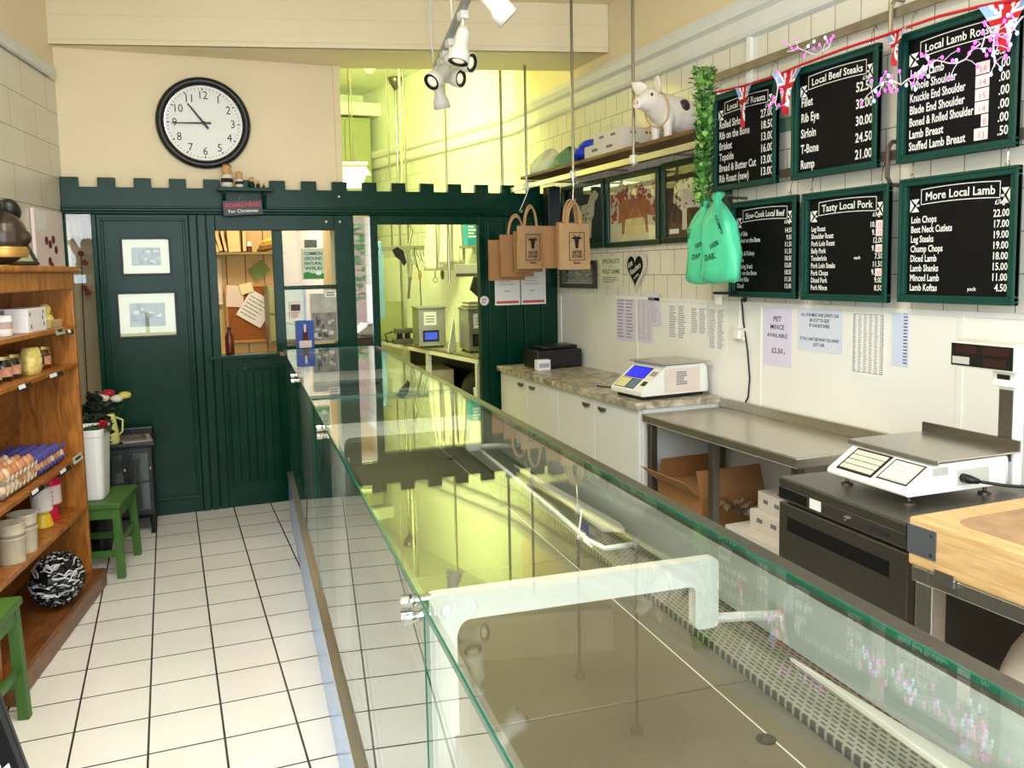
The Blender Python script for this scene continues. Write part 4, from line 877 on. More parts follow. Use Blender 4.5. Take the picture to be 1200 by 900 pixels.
# fairy lights
M_fw = mat('white_led_wire', (236, 226, 236), .5, var=0)
M_pk = mat('pink_led', (255, 120, 240), .4, var=0, emit=(255, 40, 225), estr=2.2)
M_cl = mat('cool_white_led', (230, 240, 255), .4, var=0, emit=(150, 205, 255), estr=2.6)
fl = thing('fairy_lights', 'white wired fairy lights glowing pink and white over the lamb board', 'fairy lights')
rn = random.Random(11); wires = MB(); bulbs = []
def branch(p0, p1, n, spread):
    wires = MB()
    P0, P1 = Vector(p0), Vector(p1); pts = []
    for i in range(9):
        t = i/8; pts.append(P0.lerp(P1, t)+Vector((rn.uniform(-.008, .008), 0, .02*math.sin(t*7)+rn.uniform(-.008, .008))))
    wires.tube(pts, .0028, 5)
    for k in range(n):
        q = pts[rn.randrange(9)]; e = q+Vector((rn.uniform(-.04, .01), rn.uniform(-.07, .03), rn.uniform(-spread, spread)))
        wires.tube([q, (q+e)/2+Vector((0, 0, .006)), e], .0014, 4); bulbs.append(e)
    wires.build('wire', M_fw, fl)
branch((2.69, 2.75, 2.285), (2.69, 2.50, 2.315), 24, .05); branch((2.69, 2.50, 2.315), (2.69, 2.25, 2.34), 20, .05); branch((2.69, 2.25, 2.34), (2.69, 2.09, 2.395), 14, .045)
branch((2.70, 3.27, 2.56), (2.70, 3.01, 2.51), 13, .04); branch((2.69, 3.33, 2.46), (2.69, 3.34, 2.31), 7, .05); branch((2.69, 2.20, 2.36), (2.69, 2.19, 2.26), 10, .045)
bb = MB(); bb.ell((0, 0, 0), (.0055, .0055, .008), 8, 5); pk = bb.build('pink_bulb', M_pk, fl, smooth=True); wh = bb.build('white_bulb', M_cl, fl, smooth=True)
pk.location = bulbs[0]; wh.location = bulbs[1]
for i, e in enumerate(bulbs[2:]):
    o = (pk if rn.random() < .55 else wh).copy(); COL.objects.link(o); o.location = e

# artificial ivy and green carrier bags
iv = thing('ivy_garland', 'artificial green ivy garland hanging beside the beef roasts board', 'garland', loc=(2.42, 3.535, 2.50))
b = MB(); b.tube([(0, .0, .04), (.0, .02, -.1), (0, .0, -.35), (0, .01, -.62)], .008, 6); b.build('stem', mat('ivy_stem', (70, 90, 40), .7), iv)
M_ivy = [mat('ivy_leaf_dark', (60, 116, 48), .45, var=.25, scale=30), mat('ivy_leaf_light', (132, 178, 84), .45, var=.25, scale=30)]
b = MB(); rn = random.Random(4)
for i in range(900):
    z = rn.uniform(-.59, .035); rad = (.035+.03*rn.random()+(.012 if z > -.15 else 0))*rn.uniform(.5, 1); an = rn.uniform(0, 6.28); c = Vector((rad*.8*math.cos(an), rad*math.sin(an)+.01*math.sin(z*9), z))
    T = Matrix.Rotation(an, 3, 'Z') @ Matrix.Rotation(rn.uniform(.2, 1.6), 3, 'Y') @ Matrix.Rotation(rn.uniform(-.7, .7), 3, 'X'); s_ = rn.uniform(.010, .018)
    b.cur = int(rn.random() < .45)
    b.add([c+T @ Vector(p)*s_ for p in ((0, 0, -1), (.0, -.75, -.3), (0, -.85, .5), (.1, -.3, .6), (0.1, 0, 1.2), (.1, .3, .6), (0, .85, .5), (0, .75, -.3))], [(0, 1, 2, 3, 4, 5, 6, 7)])
b.flat = True; b.build('foliage', M_ivy, iv)
M_gbag = mat('mint_green_plastic', (84, 214, 164), .35, var=.08, scale=12)
def carrier(label, M, w, h, words, dx=0.0):
    t = thing('carrier_bag', label, 'bag', M=M, group='green carrier bags on a hook')
    rings = []; N = 44
    prof = [(0, .86, .4), (.02, .98, .7), (.06, 1.06, 1.0), (.12, 1.0, 1.1), (.3, .97, 1.2), (.5, .95, 1.2), (.66, .90, 1.05), (.76, .74, .85), (.84, .48, .65), (.89, .22, .5), (.92, .12, .42), (.95, .22, .7), (.975, .26, .75), (1.0, .20, .5)]
    sg_ = lambda q, e: math.copysign(abs(q)**e, q)
    for (v, wx, dz) in prof:
        r = []
        for k in range(N):
            a = 2*math.pi*k/N; wr = 1+.035*math.sin(a*5+v*7)+.03*math.sin(a*11+v*17); e_ = .55 if v < .7 else .9
            r.append(Vector((w/2*wx*sg_(math.cos(a), e_)*wr+dx*v+.02*math.sin(v*6), h*v+.006*math.sin(a*3+v*5), .035*dz*sg_(math.sin(a), e_)*wr*(1+.15*math.sin(a*7+v*13)))))
        rings.append(r)
    b = MB(); b.loft(rings); b.build('bag', M_gbag, t, smooth=True)
    b = MB()
    for (txt, x, y, s_, rot) in words:
        b.M = Matrix.Translation((x, y, .045)) @ Matrix.Rotation(R(rot), 4, 'Z'); b.text(txt, 0, 0, s_, 'CENTER', 0, bold=.02)
    b.build('print', mat('dark_green_print', (14, 64, 52), .6, var=0), t)
    return t
carrier('left mint green carrier bag with dark print hanging from the hook', RW(3.86, 1.505, .20), .26, .435, [('DABL', .02, .13, .04, 6), ('100%', .03, .19, .034, 14), ('BIO', -.05, .26, .034, 70)], .03)
carrier('right mint green carrier bag with dark print in front of the beef board', RW(3.655, 1.515, .24), .28, .445, [('DABLE', .0, .115, .042, 8), ('100%', .02, .175, .036, 18), ('COMPO', .05, .28, .03, -60)], .0)
t = thing('hook_arm', 'steel arm from the wall holding the two green carrier bags', 'hook', loc=(2.60, 3.75, 1.945))
b = MB(); b.tube([(.24, 0, .0), (.05, 0, .0)], .007, 8); b.tube([(.05, -.13, .0), (.05, .13, .0)], .006, 8); b.build('arm', M_dsteel, t)
t = thing('bag_hook', 'black metal hook arm with a white tag below the green bags', 'hook', M=RW(3.76, 1.40, .004))
b = MB(); b.box((-.10, .045, 0), (.05, .058, .13)); b.box((.0, .0, 0), (.02, .10, .012)); b.build('arm', M_black, t, bevel=.003); b = MB(); b.box((-.12, -.01, .10), (-.06, .04, .102)); b.build('tag', M_paper, t)
b = MB(); b.tube([(2.825, 3.77, 1.42), (2.825, 3.755, 1.3), (2.826, 3.72, 1.15), (2.826, 3.70, 1.0), (2.824, 3.71, .90), (2.815, 3.72, .872)], .0045, 8)
b.tube([(2.815, 3.72, .765), (2.80, 3.70, .68), (2.80, 3.62, .64), (2.80, 3.55, .68), (2.81, 3.54, .765)], .005, 8)
tag(b.build('power_cable', M_black, smooth=True), 'black cable hanging down the white wall behind the steel table', 'cable')
t = thing('wall_socket', 'small cream wall socket beside the pet mince notice', 'socket', M=RW(3.84, 1.195, .008)); b = MB(); b.box((0, 0, 0), (.10, .07, .012)); b.build('plate', M_whitep, t, bevel=.004)
b = MB(); b.box((.03, .01, .012), (.085, .06, .04)); b.build('plug', M_white, t, bevel=.006); b = MB(); b.box((.04, .07, 0), (.05, .19, .008)); b.build('conduit', M_white, t)

# ---------------------------------------------------------------- posters, signs and notices
M_dkframe = mat('dark_green_frame', (16, 50, 36), .35, var=.1)
def poster(label, y_left, z0, w, h, bg_, draw, ft=.035, cat='poster'):
    t = thing('framed_poster', label, cat, M=RW(y_left, z0, .004), group='framed meat cut posters')
    b = MB(); frame4(b, w, h, ft, 0, .025); b.build('frame', M_dkframe, t, bevel=.004)
    b = MB(); b.box((ft, ft, 0), (w-ft, h-ft, .006)); b.build('print', bg_, t)
    draw(t, ft, w, h); b = MB(); b.box((ft, ft, .014), (w-ft, h-ft, .0155)); b.build('glazing', M_pane, t); return t
def spots(par, name, m, region, n, s0, s1, z, seed):
    rn = random.Random(seed); b = MB()
    for i in range(n):
        for _ in range(40):
            x = rn.uniform(region[0], region[2]); y = rn.uniform(region[1], region[3])
            if region[4](x, y): break
        s_ = rn.uniform(s0, s1); a = rn.uniform(0, 3.1); u_ = Vector((math.cos(a), math.sin(a))); v_ = Vector((-u_.y, u_.x))
        b.poly([tuple(Vector((x, y))+u_*s_*math.cos(q)+v_*s_*.55*math.sin(q)) for q in [k*math.pi/4 for k in range(8)]], z+i*1e-6)
    b.flat = True; return b.build(name, m, par)
def cow_draw(t, ft, w, h):
    iw, ih = w-2*ft, h-2*ft; X = lambda a: ft+a*iw; Y = lambda a: ft+a*ih
    b = MB(); b.poly([(X(p), Y(q)) for p, q in ((.18, .30), (.2, .46), (.19, .62), (.3, .68), (.55, .66), (.72, .68), (.84, .60), (.9, .48), (.96, .42), (.94, .36), (.84, .38), (.8, .40), (.82, .12), (.77, .12), (.74, .34), (.62, .36), (.42, .36), (.34, .34), (.32, .12), (.26, .12), (.27, .32), (.24, .3))], .0065); b.build('pig_drawing', mat('rust_red_print', (184, 108, 70), .7, var=.2, scale=20), t)
    spots(t, 'meat_cuts', mat('meat_red_print', (176, 74, 56), .7, var=.3, scale=40), (X(.04), Y(.3), X(.96), Y(.84), lambda x, y: (y > Y(.66) or x < X(.16) or x > X(.92))), 60, .014, .03, .007, 5)
    b = MB(); b.rect(X(.36), Y(.1), X(.72), Y(.36), .0068); b.build('field', mat('cream_print', (232, 208, 150), .7, var=.1), t)
    b = MB(); b.rect(X(.3), Y(.9), X(.7), Y(.93), .0068); b.build('lettering', mat('pale_red_print', (196, 110, 90), .7, var=0), t)
def animal_draw(kind, flip):
    def f(t, ft, w, h):
        iw, ih = w-2*ft, h-2*ft; X = lambda a: ft+(1-a if flip else a)*iw; Y = lambda a: ft+a*ih
        if kind == 'cow': pts = ((.12, .50), (.14, .72), (.22, .80), (.5, .82), (.78, .84), (.92, .80), (.98, .62), (.9, .5), (.84, .52), (.80, .36), (.78, .1), (.70, .1), (.70, .36), (.5, .40), (.36, .40), (.36, .1), (.28, .1), (.28, .36), (.2, .44))
        else: pts = ((.30, .40), (.30, .58), (.40, .68), (.62, .70), (.70, .86), (.80, .92), (.90, .84), (.86, .76), (.80, .72), (.78, .50), (.72, .40), (.70, .1), (.64, .1), (.64, .36), (.48, .38), (.46, .1), (.40, .1), (.40, .36))
        b = MB(); b.poly([(X(p), Y(q)) for p, q in pts], .0065); b.build('animal_drawing', mat('pale_print_hide', (222, 206, 190), .7, var=.05), t)
        x0, x1 = sorted((X(.16 if kind == 'cow' else .33), X(.94 if kind == 'cow' else .76)))
        spots(t, 'cut_marks', mat('dark_red_print_marks', (84, 38, 34), .7, var=.1), (x0, Y(.42), x1, Y(.8 if kind == 'cow' else .66), lambda x, y: True), 45 if kind == 'cow' else 26, .008, .016, .0072, 9)
        b = MB(); b.rect(X(.05) if not flip else X(.22), Y(.05), X(.22) if not flip else X(.05), Y(.12), .0068); b.build('caption_block', M_paper, t)
    return f
poster('framed dark poster of a sheep beside the green partition', 5.975, 1.735, .68, .475, mat('black_print', (18, 20, 22), .6, var=.2), animal_draw('sheep', False))
poster('framed pale poster of a rust coloured pig and meat cuts', 5.26, 1.732, .68, .475, mat('pale_cream_print', (228, 216, 188), .6, var=.05), cow_draw)
poster('framed maroon poster of a pale bullock partly behind the ivy', 4.548, 1.735, .68, .48, mat('maroon_poster', (84, 52, 44), .6, var=.08), animal_draw('cow', False))
framed('framed_photo', 'dark framed black and white group photo below the sheep poster', RW(6.03, 1.45, .004), .595, .20, .035, mat('dark_wood_frame', (48, 40, 32), .4), 14, .004)
t = sheet('sign', 'pale poultry and game sign with green letters on the tiles', RW(5.395, 1.462, .006), .33, .215, mat('pale_sign', (218, 216, 190), .7, var=.02), 'sign')
b = MB(); b.text('SPECIALISTS', .165, .165, .04, 'CENTER', .0006, bold=.02, width=.25); b.text('of', .165, .135, .03, 'CENTER', .0006); b.text('WILD GAME', .165, .095, .04, 'CENTER', .0006, bold=.02, width=.25); b.build('green_lettering', mat('sign_green_ink', (70, 120, 70), .7, var=0), t)
rows(t, 'small_print', .05, .03, .28, .075, 3, M_grey_ink, .0006, .4, 3)
ht = thing('heart_sign', 'heart shaped sign reading Gift Vouchers available', 'sign', M=RW(4.885, 1.435, .008))
def heart(s_, cx, cy, n=40):
    out = []
    for k in range(n):
        a = 2*math.pi*k/n; out.append((cx+s_*16*math.sin(a)**3*.95, cy+s_*1.05*(13*math.cos(a)-5*math.cos(2*a)-2*math.cos(3*a)-math.cos(4*a))))
    return out[::-1]
b = MB(); b.prism(heart(.0088, 0, .15), 0, .008); b.build('heart_board', mat('pale_grey_heart', (206, 200, 182), .6, var=.03), ht, bevel=.002)
b = MB(); b.prism(heart(.0066, 0, .15), .008, .0092); b.build('black_heart', M_slate, ht)
b = MB(Matrix.Translation((0, .13, 0)) @ Matrix.Rotation(R(24), 4, 'Z')); b.text('Gift', -.035, .055, .042, 'CENTER', .0096, bold=.01, shear=.2); b.text('Vouchers', .012, .0, .055, 'CENTER', .0096, bold=.012, shear=.2, width=.145); b.text('available', .005, -.038, .024, 'CENTER', .0096, bold=.005, width=.07); b.build('lettering', M_chalk, ht)
G = 'lists pinned on the wall over the marble worktop'
def price_list(label, y, z0, w, h, m, n, cols, seed, rot=0, ink=None, group=G, out=.010):
    M = RW(y, z0, out) @ Matrix.Rotation(R(rot), 4, 'Z')
    t = sheet('price_list', label, M, w, h, m, 'notice', group)
    for c in range(cols): rows(t, 'printed_column', .015+c*(w-.02)/cols, .02, .01+(c+.85)*(w-.02)/cols, h-.02, n, ink or M_grey_ink, .0006, .4, seed+c)
    return t
price_list('leftmost lilac list with sparse print above the marble', 5.145, 1.105, .25, .305, M_lilac, 12, 2, 31, 0, mat('grey_lilac_print', (146, 142, 158), .8, var=0))
price_list('pale lilac price list of dense faint columns above the marble', 4.885, 1.112, .21, .30, M_lilac, 26, 3, 41, 0, mat('faint_print', (168, 160, 184), .8, var=0))
price_list('narrow lilac list hanging crooked above the marble', 4.70, 1.222, .13, .20, M_lilac, 18, 1, 51, 8, mat('faint_print', (168, 160, 184), .8, var=0), out=.014)
price_list('white list with a grey left edge above the blue scale', 4.50, 1.15, .22, .235, M_paper, 15, 2, 61, 0)
price_list('shorter white list in the middle above the blue scale', 4.262, 1.19, .18, .187, M_paper, 13, 2, 71, 0)
price_list('long white list nearest the black cable', 4.085, 1.115, .18, .26, M_paper, 26, 2, 81, 0)
t = sheet('notice', 'lilac notice reading pet mince available', RW(3.594, 1.088, .010), .212, .295, M_lilac, 'notice')
b = MB(); [b.text(s_, .106, y, z_, 'CENTER', .0006, bold=.012, width=w_) for s_, y, z_, w_ in (('PET', .225, .036, .062), ('MINCE', .185, .034, .105), ('AVAILABLE', .145, .028, .155), ('\u00a32.50', .065, .036, .085))]; b.text('kg', .155, .065, .014, 'LEFT', .0006, bold=.01); b.build('lettering', M_ink, t)
t = sheet('notice', 'pale blue notice about meat and joints cut to size', RW(3.338, 1.184, .010), .298, .212, M_blueish, 'notice')
b = MB(); [b.text(s_, .149, y, .021, 'CENTER', .0006, bold=.02, width=w_) for s_, y, w_ in (('ALL OUR MEAT AND JOINTS CAN', .165, .25), ('BE CUT TO SIZE', .14, .13), ('BY OUR BUTCHERS.', .115, .14), ('IF YOU CANT SEE WHAT YOU WANT', .05, .26), ('JUST ASK.', .025, .08))]; b.build('lettering', M_ink, t)
t = price_list('white conversion table with a ruled grid on the white wall', 2.99, 1.096, .208, .297, M_paper, 34, 6, 91, 0, group=None)
b = MB(); b.ring([(.02, .02), (.188, .02), (.188, .277), (.02, .277)], .0015, .0004, .0008); b.build('grid_border', M_grey_ink, t)
t = sheet('price_strip', 'narrow blue strip of numbers beside the conversion table', RW(2.752, 1.163, .010), .085, .237, mat('pale_blue_strip', (206, 214, 236), .8, var=0), 'notice')
rows(t, 'printed_column', .06, .01, .08, .23, 16, M_ink, .0006, .35, 5, False)

# ---------------------------------------------------------------- high shelf on rods
hs = thing('hanging_shelf', 'long wooden shelf hung on steel rods high on the right wall', 'shelf', loc=(2.44, 3.62, 2.245))
M_shelfw = wood_mat('dark_shelf_wood', (78, 48, 24), (122, 80, 42), (8, 1, 8), .45, knots=False)
b = MB(); b.prism([(.02, .05), (.39, .40), (.39, 2.30), (.02, 2.30)], .008, .030); b.build('shelf_board', M_shelfw, hs, bevel=.003)
b = MB(); b.box((-.01, -.05, -.075), (.0, 2.42, -.04)); b.build('hanging_bar', M_steel, hs, bevel=.002)
M_rod = mat('steel_rod', (150, 142, 124), .25, .95, var=.05)
for y in (.60, 1.36, 2.12):
    b = MB(); b.tube([(-.005, y, -.09), (-.005, y, CEIL-2.245)], .0095, 10, True); r_ = b.build('rod', M_rod, hs, smooth=False)
    b = MB(); b.lathe([(.0, CEIL-2.245-.045), (.028, CEIL-2.245-.04), (.042, CEIL-2.245-.012), (.03, CEIL-2.245)], (-.005, y, 0), 16); b.build('ceiling_rose', M_rod, r_, smooth=True)
    b = MB(); b.cb((-.005, y, -.055), (.035, .04, .05)); b.build('rod_clamp', M_whitep, r_, bevel=.006)
    b = MB(); b.tube([(-.005, y, -.02), (.39, y, -.02)], .006, 8); b.build('cross_bar', M_galv, hs)
def hung_rod(label, x, y, z0, z1, m=None, cup=False):
    t = thing('ceiling_rod', label, 'rod', loc=(x, y, 0)); b = MB(); b.tube([(0, 0, z0), (0, 0, z1)], .011, 10); b.build('rod', m or M_rod, t)
    if cup: b = MB(); b.lathe([(.012, z1-.13), (.055, z1-.06), (.075, z1-.012), (.07, z1)], seg=20); b.build('ceiling_cup', M_dsteel, t, smooth=True)
hung_rod('steel ceiling rod behind the beam, nearest the paper bags', 2.475, 6.32, 1.45, 3.62)
hung_rod('thin steel ceiling rod directly under the spotlight track', 2.238, 7.0, 1.5, 3.62)
hung_rod('steel pole with a ceiling cup in the back room', 2.339, 9.0, 1.0, 3.62, cup=True)
# goods on the shelf
pg = thing('pig_figurine', 'white pig figurine with a dark patch on the high shelf', 'figurine', loc=(2.63, 4.14, 2.276), rz=104); pg.scale = (.76, .76, .8)
b = MB()
def ringpts(c, rx, rz_, tilt=0, n=16): return [Vector((c[0]+rx*math.cos(2*math.pi*k/n), c[1]+rz_*math.sin(2*math.pi*k/n)*math.sin(R(tilt)), c[2]+rz_*math.sin(2*math.pi*k/n)*math.cos(R(tilt)))) for k in range(n)]
body = [((0, -.26, .17), .02, .02), ((0, -.25, .17), .075, .08), ((0, -.19, .175), .115, .12), ((0, -.08, .18), .13, .135), ((0, .03, .19), .125, .13), ((0, .12, .215), .105, .115), ((0, .19, .25), .088, .10), ((0, .24, .265), .078, .082), ((0, .29, .255), .058, .06), ((0, .33, .24), .043, .042), ((0, .352, .235), .042, .040), ((0, .356, .234), .02, .02)]
b.loft([ringpts(c, rx, rz_) for c, rx, rz_ in body])
for sx, y in ((-.065, -.16), (.065, -.16), (-.06, .10), (.06, .10)):
    b.loft([[Vector((sx+r_*math.cos(2*math.pi*k/12), y+dy+r_*math.sin(2*math.pi*k/12), z)) for k in range(12)] for r_, z, dy in ((.032, .0, 0), (.03, .03, 0), (.034, .08, 0), (.046, .14, 0), (.05, .18, 0))])
o = b.build('body', mat('white_glazed_pig', (236, 226, 212), .35, var=.04), pg)
md = o.modifiers.new('join', 'REMESH'); md.mode = 'VOXEL'; md.voxel_size = .009; md.use_smooth_shade = True
md = o.modifiers.new('smooth', 'SMOOTH'); md.iterations = 4; md.factor = .5
for s_ in (-1, 1):
    b = MB(Matrix.Translation((s_*.055, .205, .325)) @ Matrix.Rotation(R(s_*46), 4, 'Y') @ Matrix.Rotation(R(-26), 4, 'X')); b.loft([[Vector((w_*math.cos(a), t_*math.sin(a)+.012*zz*8, zz)) for a in [2*math.pi*k/12 for k in range(12)]] for w_, t_, zz in ((.035, .016, -.01), (.052, .014, .03), (.046, .012, .07), (.022, .008, .105), (.003, .003, .125))]); b.build('ear', mat('white_glazed_pig', (1, 1, 1)), pg, smooth=True)
    b = MB(); b.ell((s_*.062, .262, .292), (.010, .010, .012), 10, 6); b.build('eye', M_black, pg, smooth=True)
    b = MB(); b.ell((s_*.016, .357, .238), (.008, .004, .010), 8, 5); b.build('nostril', mat('pig_pink', (196, 140, 124), .5), pg)
b = MB(); b.ell((-.105, -.02, .235), (.03, .05, .045), 14, 8); b.build('dark_patch', mat('pig_patch', (54, 46, 42), .4, var=.1), pg, smooth=True)
b = MB(); b.tube([(.118*math.cos(a), .155+.02*math.sin(a), .215+.118*math.sin(a)) for a in [2*math.pi*k/24 for k in range(25)]], .006, 6); b.build('collar', mat('tan_ribbon', (206, 160, 116), .7), pg)
b = MB(); b.tube([(0, .21, .10), (-.02, .25, .075), (.03, .255, .08), (0, .21, .10), (-.01, .25, .03)], .006, 6); b.build('ribbon_bow', mat('tan_ribbon', (1, 1, 1)), pg)
flapbox('white_carton', 'upper white flat carton on the high shelf beside the pig', (2.53, 4.52, 2.354), 2, .26, .34, .07, M_wbox, group='flat cartons on the high shelf')
flapbox('white_carton', 'lower longer white carton on the high shelf', (2.49, 4.46, 2.276), 0, .32, .47, .077, M_wbox, group='flat cartons on the high shelf')
M_bluep = mat('blue_packet', (24, 60, 200), .35, var=.15, scale=14)
b = MB(); b.ell((0, 0, .055), (.13, .13, .055), 20, 10); b.ell((.0, -.05, .10), (.10, .11, .045), 20, 10)
o = b.build('bag', M_bluep, smooth=True); o.location = (2.60, 5.06, 2.276); tag(o, 'shiny blue packet of bags on the high shelf', 'packet')
def heap(label, loc, sz, m, seed, cat='bag'):
    rn = random.Random(seed); ph = [rn.uniform(0, 6) for _ in range(6)]
    b = MB(); N = 26; rings = []
    for i in range(12):
        v = i/11; r_ = math.cos(v*math.pi/2)**.6; rings.append([Vector((sz[0]*r_*math.cos(a)*(1+.12*math.sin(5*a+ph[0]+v*6)+.07*math.sin(11*a+ph[1])), sz[1]*r_*math.sin(a)*(1+.1*math.sin(4*a+ph[2])+.06*math.sin(9*a+ph[3]+v*9)), sz[2]*v*(1+.12*math.sin(3*a+ph[4])+.05*math.sin(8*a)))) for a in [2*math.pi*k/N for k in range(N)]])
    b.loft(rings); o = b.build('bag_heap', m, smooth=True); o.location = loc; return tag(o, label, cat)
heap('folded green bags heaped on the high shelf beside the blue packet', (2.60, 5.36, 2.276), (.13, .17, .13), mat('sage_plastic', (104, 150, 112), .4, var=.2, scale=14), 3)
heap('white plastic bags heaped at the far end of the high shelf', (2.62, 5.72, 2.276), (.14, .19, .16), mat('white_plastic_bag', (222, 222, 210), .3, var=.1, scale=14), 6)

# ---------------------------------------------------------------- brown paper bags hanging from the shelf bar
M_logo = mat('dark_logo_print', (24, 18, 26), .7, var=0)
def paper_carrier(label, loc, rz, w, h, front=True, tone=M_kraft, d=.025, handles=True):
    t = thing('paper_bag', label, 'bag', loc=loc, rz=rz, group='brown paper carrier bags hung under the high shelf')
    b = MB(); b.loft([[Vector((-w/2, -dd, z)), Vector((0, -dd*1.15, z)), Vector((w/2, -dd, z)), Vector((w/2+.004, 0, z)), Vector((w/2, dd, z)), Vector((-w/2, dd, z)), Vector((-w/2-.004, 0, z))] for z, dd in ((0, d), (h*.5, d*.9), (h, d*.45))]); b.build('bag', tone, t)
    for yy in ((-.008, .008) if handles else ()):
        b = MB(); b.tube([(w*.24*math.cos(a), yy+.004*math.sin(3*a), h-.03+(.165+yy)*math.sin(a)) for a in [math.pi*k/14 for k in range(15)]], .0065, 8); b.build('handle', mat('kraft_rope', (190, 150, 104), .8, var=.1, scale=60), t, smooth=True)
    if front:
        F = Fr((0, -d-.0045, 0), (1, 0, 0), (0, 0, 1)); b = MB(F); b.ring([(-w*.27, h*.20), (w*.27, h*.20), (w*.27, h*.80), (-w*.27, h*.80)], .0035, 0, .001); b.build('logo_border', M_logo, t)
        b = MB(F); cy = h*.62; s_ = w*.20
        b.prism([(x*s_, cy+y*s_) for x, y in ((-.22, -1.1), (.22, -1.1), (.34, -.2), (.42, .25), (.95, .30), (.80, .52), (.42, .5), (.72, 1.0), (.28, .62), (-.28, .62), (-.72, 1.0), (-.42, .5), (-.80, .52), (-.95, .30), (-.42, .25), (-.34, -.2))], 0, .001); b.build('cow_head_logo', M_logo, t)
        b = MB(F); b.text('HAYNE', 0, h*.335, w*.16, 'CENTER', .0008, bold=.02, width=w*.34); b.text('KITCHEN', 0, h*.25, w*.14, 'CENTER', .0008, bold=.02, width=w*.36); b.text('Butchers', 0, h*.12, w*.1, 'CENTER', .0008, bold=.02, width=w*.24); b.build('logo_lettering', M_logo, t)
    return t
# right-hand bunch (on the hook nearer the viewer)
paper_carrier('front brown paper bag with a cow head print in the right bunch', (2.415, 4.94, 1.59), 10, .215, .29)
paper_carrier('plain brown paper bag directly behind the front bag of the right bunch', (2.42, 5.00, 1.60), 13, .215, .29, False, M_kraftd)
paper_carrier('rearmost brown paper bag of the right bunch showing its left edge', (2.375, 5.06, 1.60), 4, .25, .27, False, M_kraftd, handles=False)
# left bunch
paper_carrier('front brown paper bag with a cow head print in the left bunch', (2.40, 5.60, 1.60), 3, .205, .30)
paper_carrier('plain brown paper bag behind the front bag of the left bunch', (2.40, 5.665, 1.575), 2, .21, .29, False, M_kraftd, handles=False)
paper_carrier('brown paper bag fanned to the left, second from the back of the left bunch', (2.34, 5.73, 1.545), -6, .24, .30, False, M_kraftd)
paper_carrier('brown paper bag fanned further left at the back of the left bunch', (2.29, 5.80, 1.52), -8, .26, .29, False, M_kraftd, handles=False)
for (p, q, lb) in (((2.43, 4.96, 2.20), (2.42, 4.96, 2.03), 'thin wire hook holding the right bunch of paper bags'), ((2.43, 5.64, 2.20), (2.36, 5.70, 2.01), 'thin wire hook holding the left bunch of paper bags')):
    P0, P1 = Vector(p), Vector(q); b = MB(); b.tube([P0+Vector((.01, 0, .005)), P0+Vector((0, 0, .014)), P0+Vector((-.01, 0, 0)), P0.lerp(P1, .5), P1, P1+Vector((.012, 0, -.012)), P1+Vector((.02, 0, .005))], .0028, 6)
    tag(b.build('wire_hook', M_chrome), lb, 'hook', 'wire hooks on the shelf bar')
t = thing('loudspeaker', 'slim black speaker mounted in the corner above the paper bags', 'speaker', loc=(2.69, 5.93, 1.90)); b = MB(); b.box((0, 0, 0), (.10, .10, .31)); b.build('cabinet', M_black, t, bevel=.006); b = MB(); b.box((.008, -.004, .01), (.092, .002, .30)); b.build('grille', M_blackp, t); b = MB(); b.box((.03, .10, .12), (.07, .15, .19)); b.build('wall_mount', M_black, t)

# ---------------------------------------------------------------- spotlight track
tk = thing('spotlight_track', 'grey ceiling track carrying white spotlights over the shop', 'track light')
TA, TB = Vector((1.20, 2.9, 2.90)), Vector((1.69, 5.45, 2.90))
def tp(y): return TA.lerp(TB, (y-TA.y)/(TB.y-TA.y))
ud = (TB-TA).normalized(); b = MB(Fr(TA, (-ud.y, ud.x, 0), (0, 0, 1))); L_ = (TB-TA).length
b.box((-.018, -.012, -L_), (.018, .022, 0)) if False else None
b = MB(Matrix.Translation(TA) @ Matrix.Rotation(math.atan2(-ud.x, ud.y), 4, 'Z')); b.box((-.018, 0, -.012), (.018, L_, .024)); b.build('track_bar', mat('grey_blue_track', (150, 158, 164), .4, .5), tk, bevel=.003)
for y in (5.42, 4.45):
    p = tp(y); b = MB(); b.tube([p+Vector((-.02, 0, .02)), p+Vector((-.03, 0, .2)), (p.x-.03, y, CEIL)], .006, 6); b.build('suspension_cable', M_white, tk)
def spot(y, d, k):
    p = tp(y); d = Vector(d).normalized()
    b = MB(); b.cb((p.x, p.y, p.z-.03), (.04, .07, .04)); ad = b.build('adapter', M_white, tk, bevel=.004)
    h = Vector((p.x, p.y, p.z-.12)); b = MB(); b.tube([(p.x, p.y, p.z-.05), h], .007, 6); b.build('stem', M_white, tk)
    q = d.to_track_quat('Z', 'Y').to_matrix().to_4x4(); T = Matrix.Translation(h) @ q
    b = MB(T); b.lathe([(.0, -.035), (.03, -.03), (.036, 0), (.038, .07), (.052, .10), (.056, .15), (.050, .15), (.045, .11), (0, .10)], seg=20, caps=False); hd = b.build('spot_head', M_white, tk, smooth=True)
    b = MB(T); b.lathe([(.050, .146), (.050, .150), (.034, .146), (.034, .140)], seg=20, caps=False); b.build('lamp_ring', M_black, hd)
    b = MB(T); b.ell((0, 0, .138), (.034, .034, .010), 16, 6); b.build('lamp', mat('lit_lamp', (255, 244, 220), .3, var=0, emit=(255, 240, 214), estr=.5), hd, smooth=True)
for k, (y, d) in enumerate(((3.55, (.7, -.1, -.7)), (4.2, (-.25, -.1, -1)), (4.72, (.55, -.75, -.25)), (4.98, (-.6, -.35, -.5)), (5.15, (.55, -.8, -.2)), (5.36, (.25, .25, -1)))): spot(y, d, k)
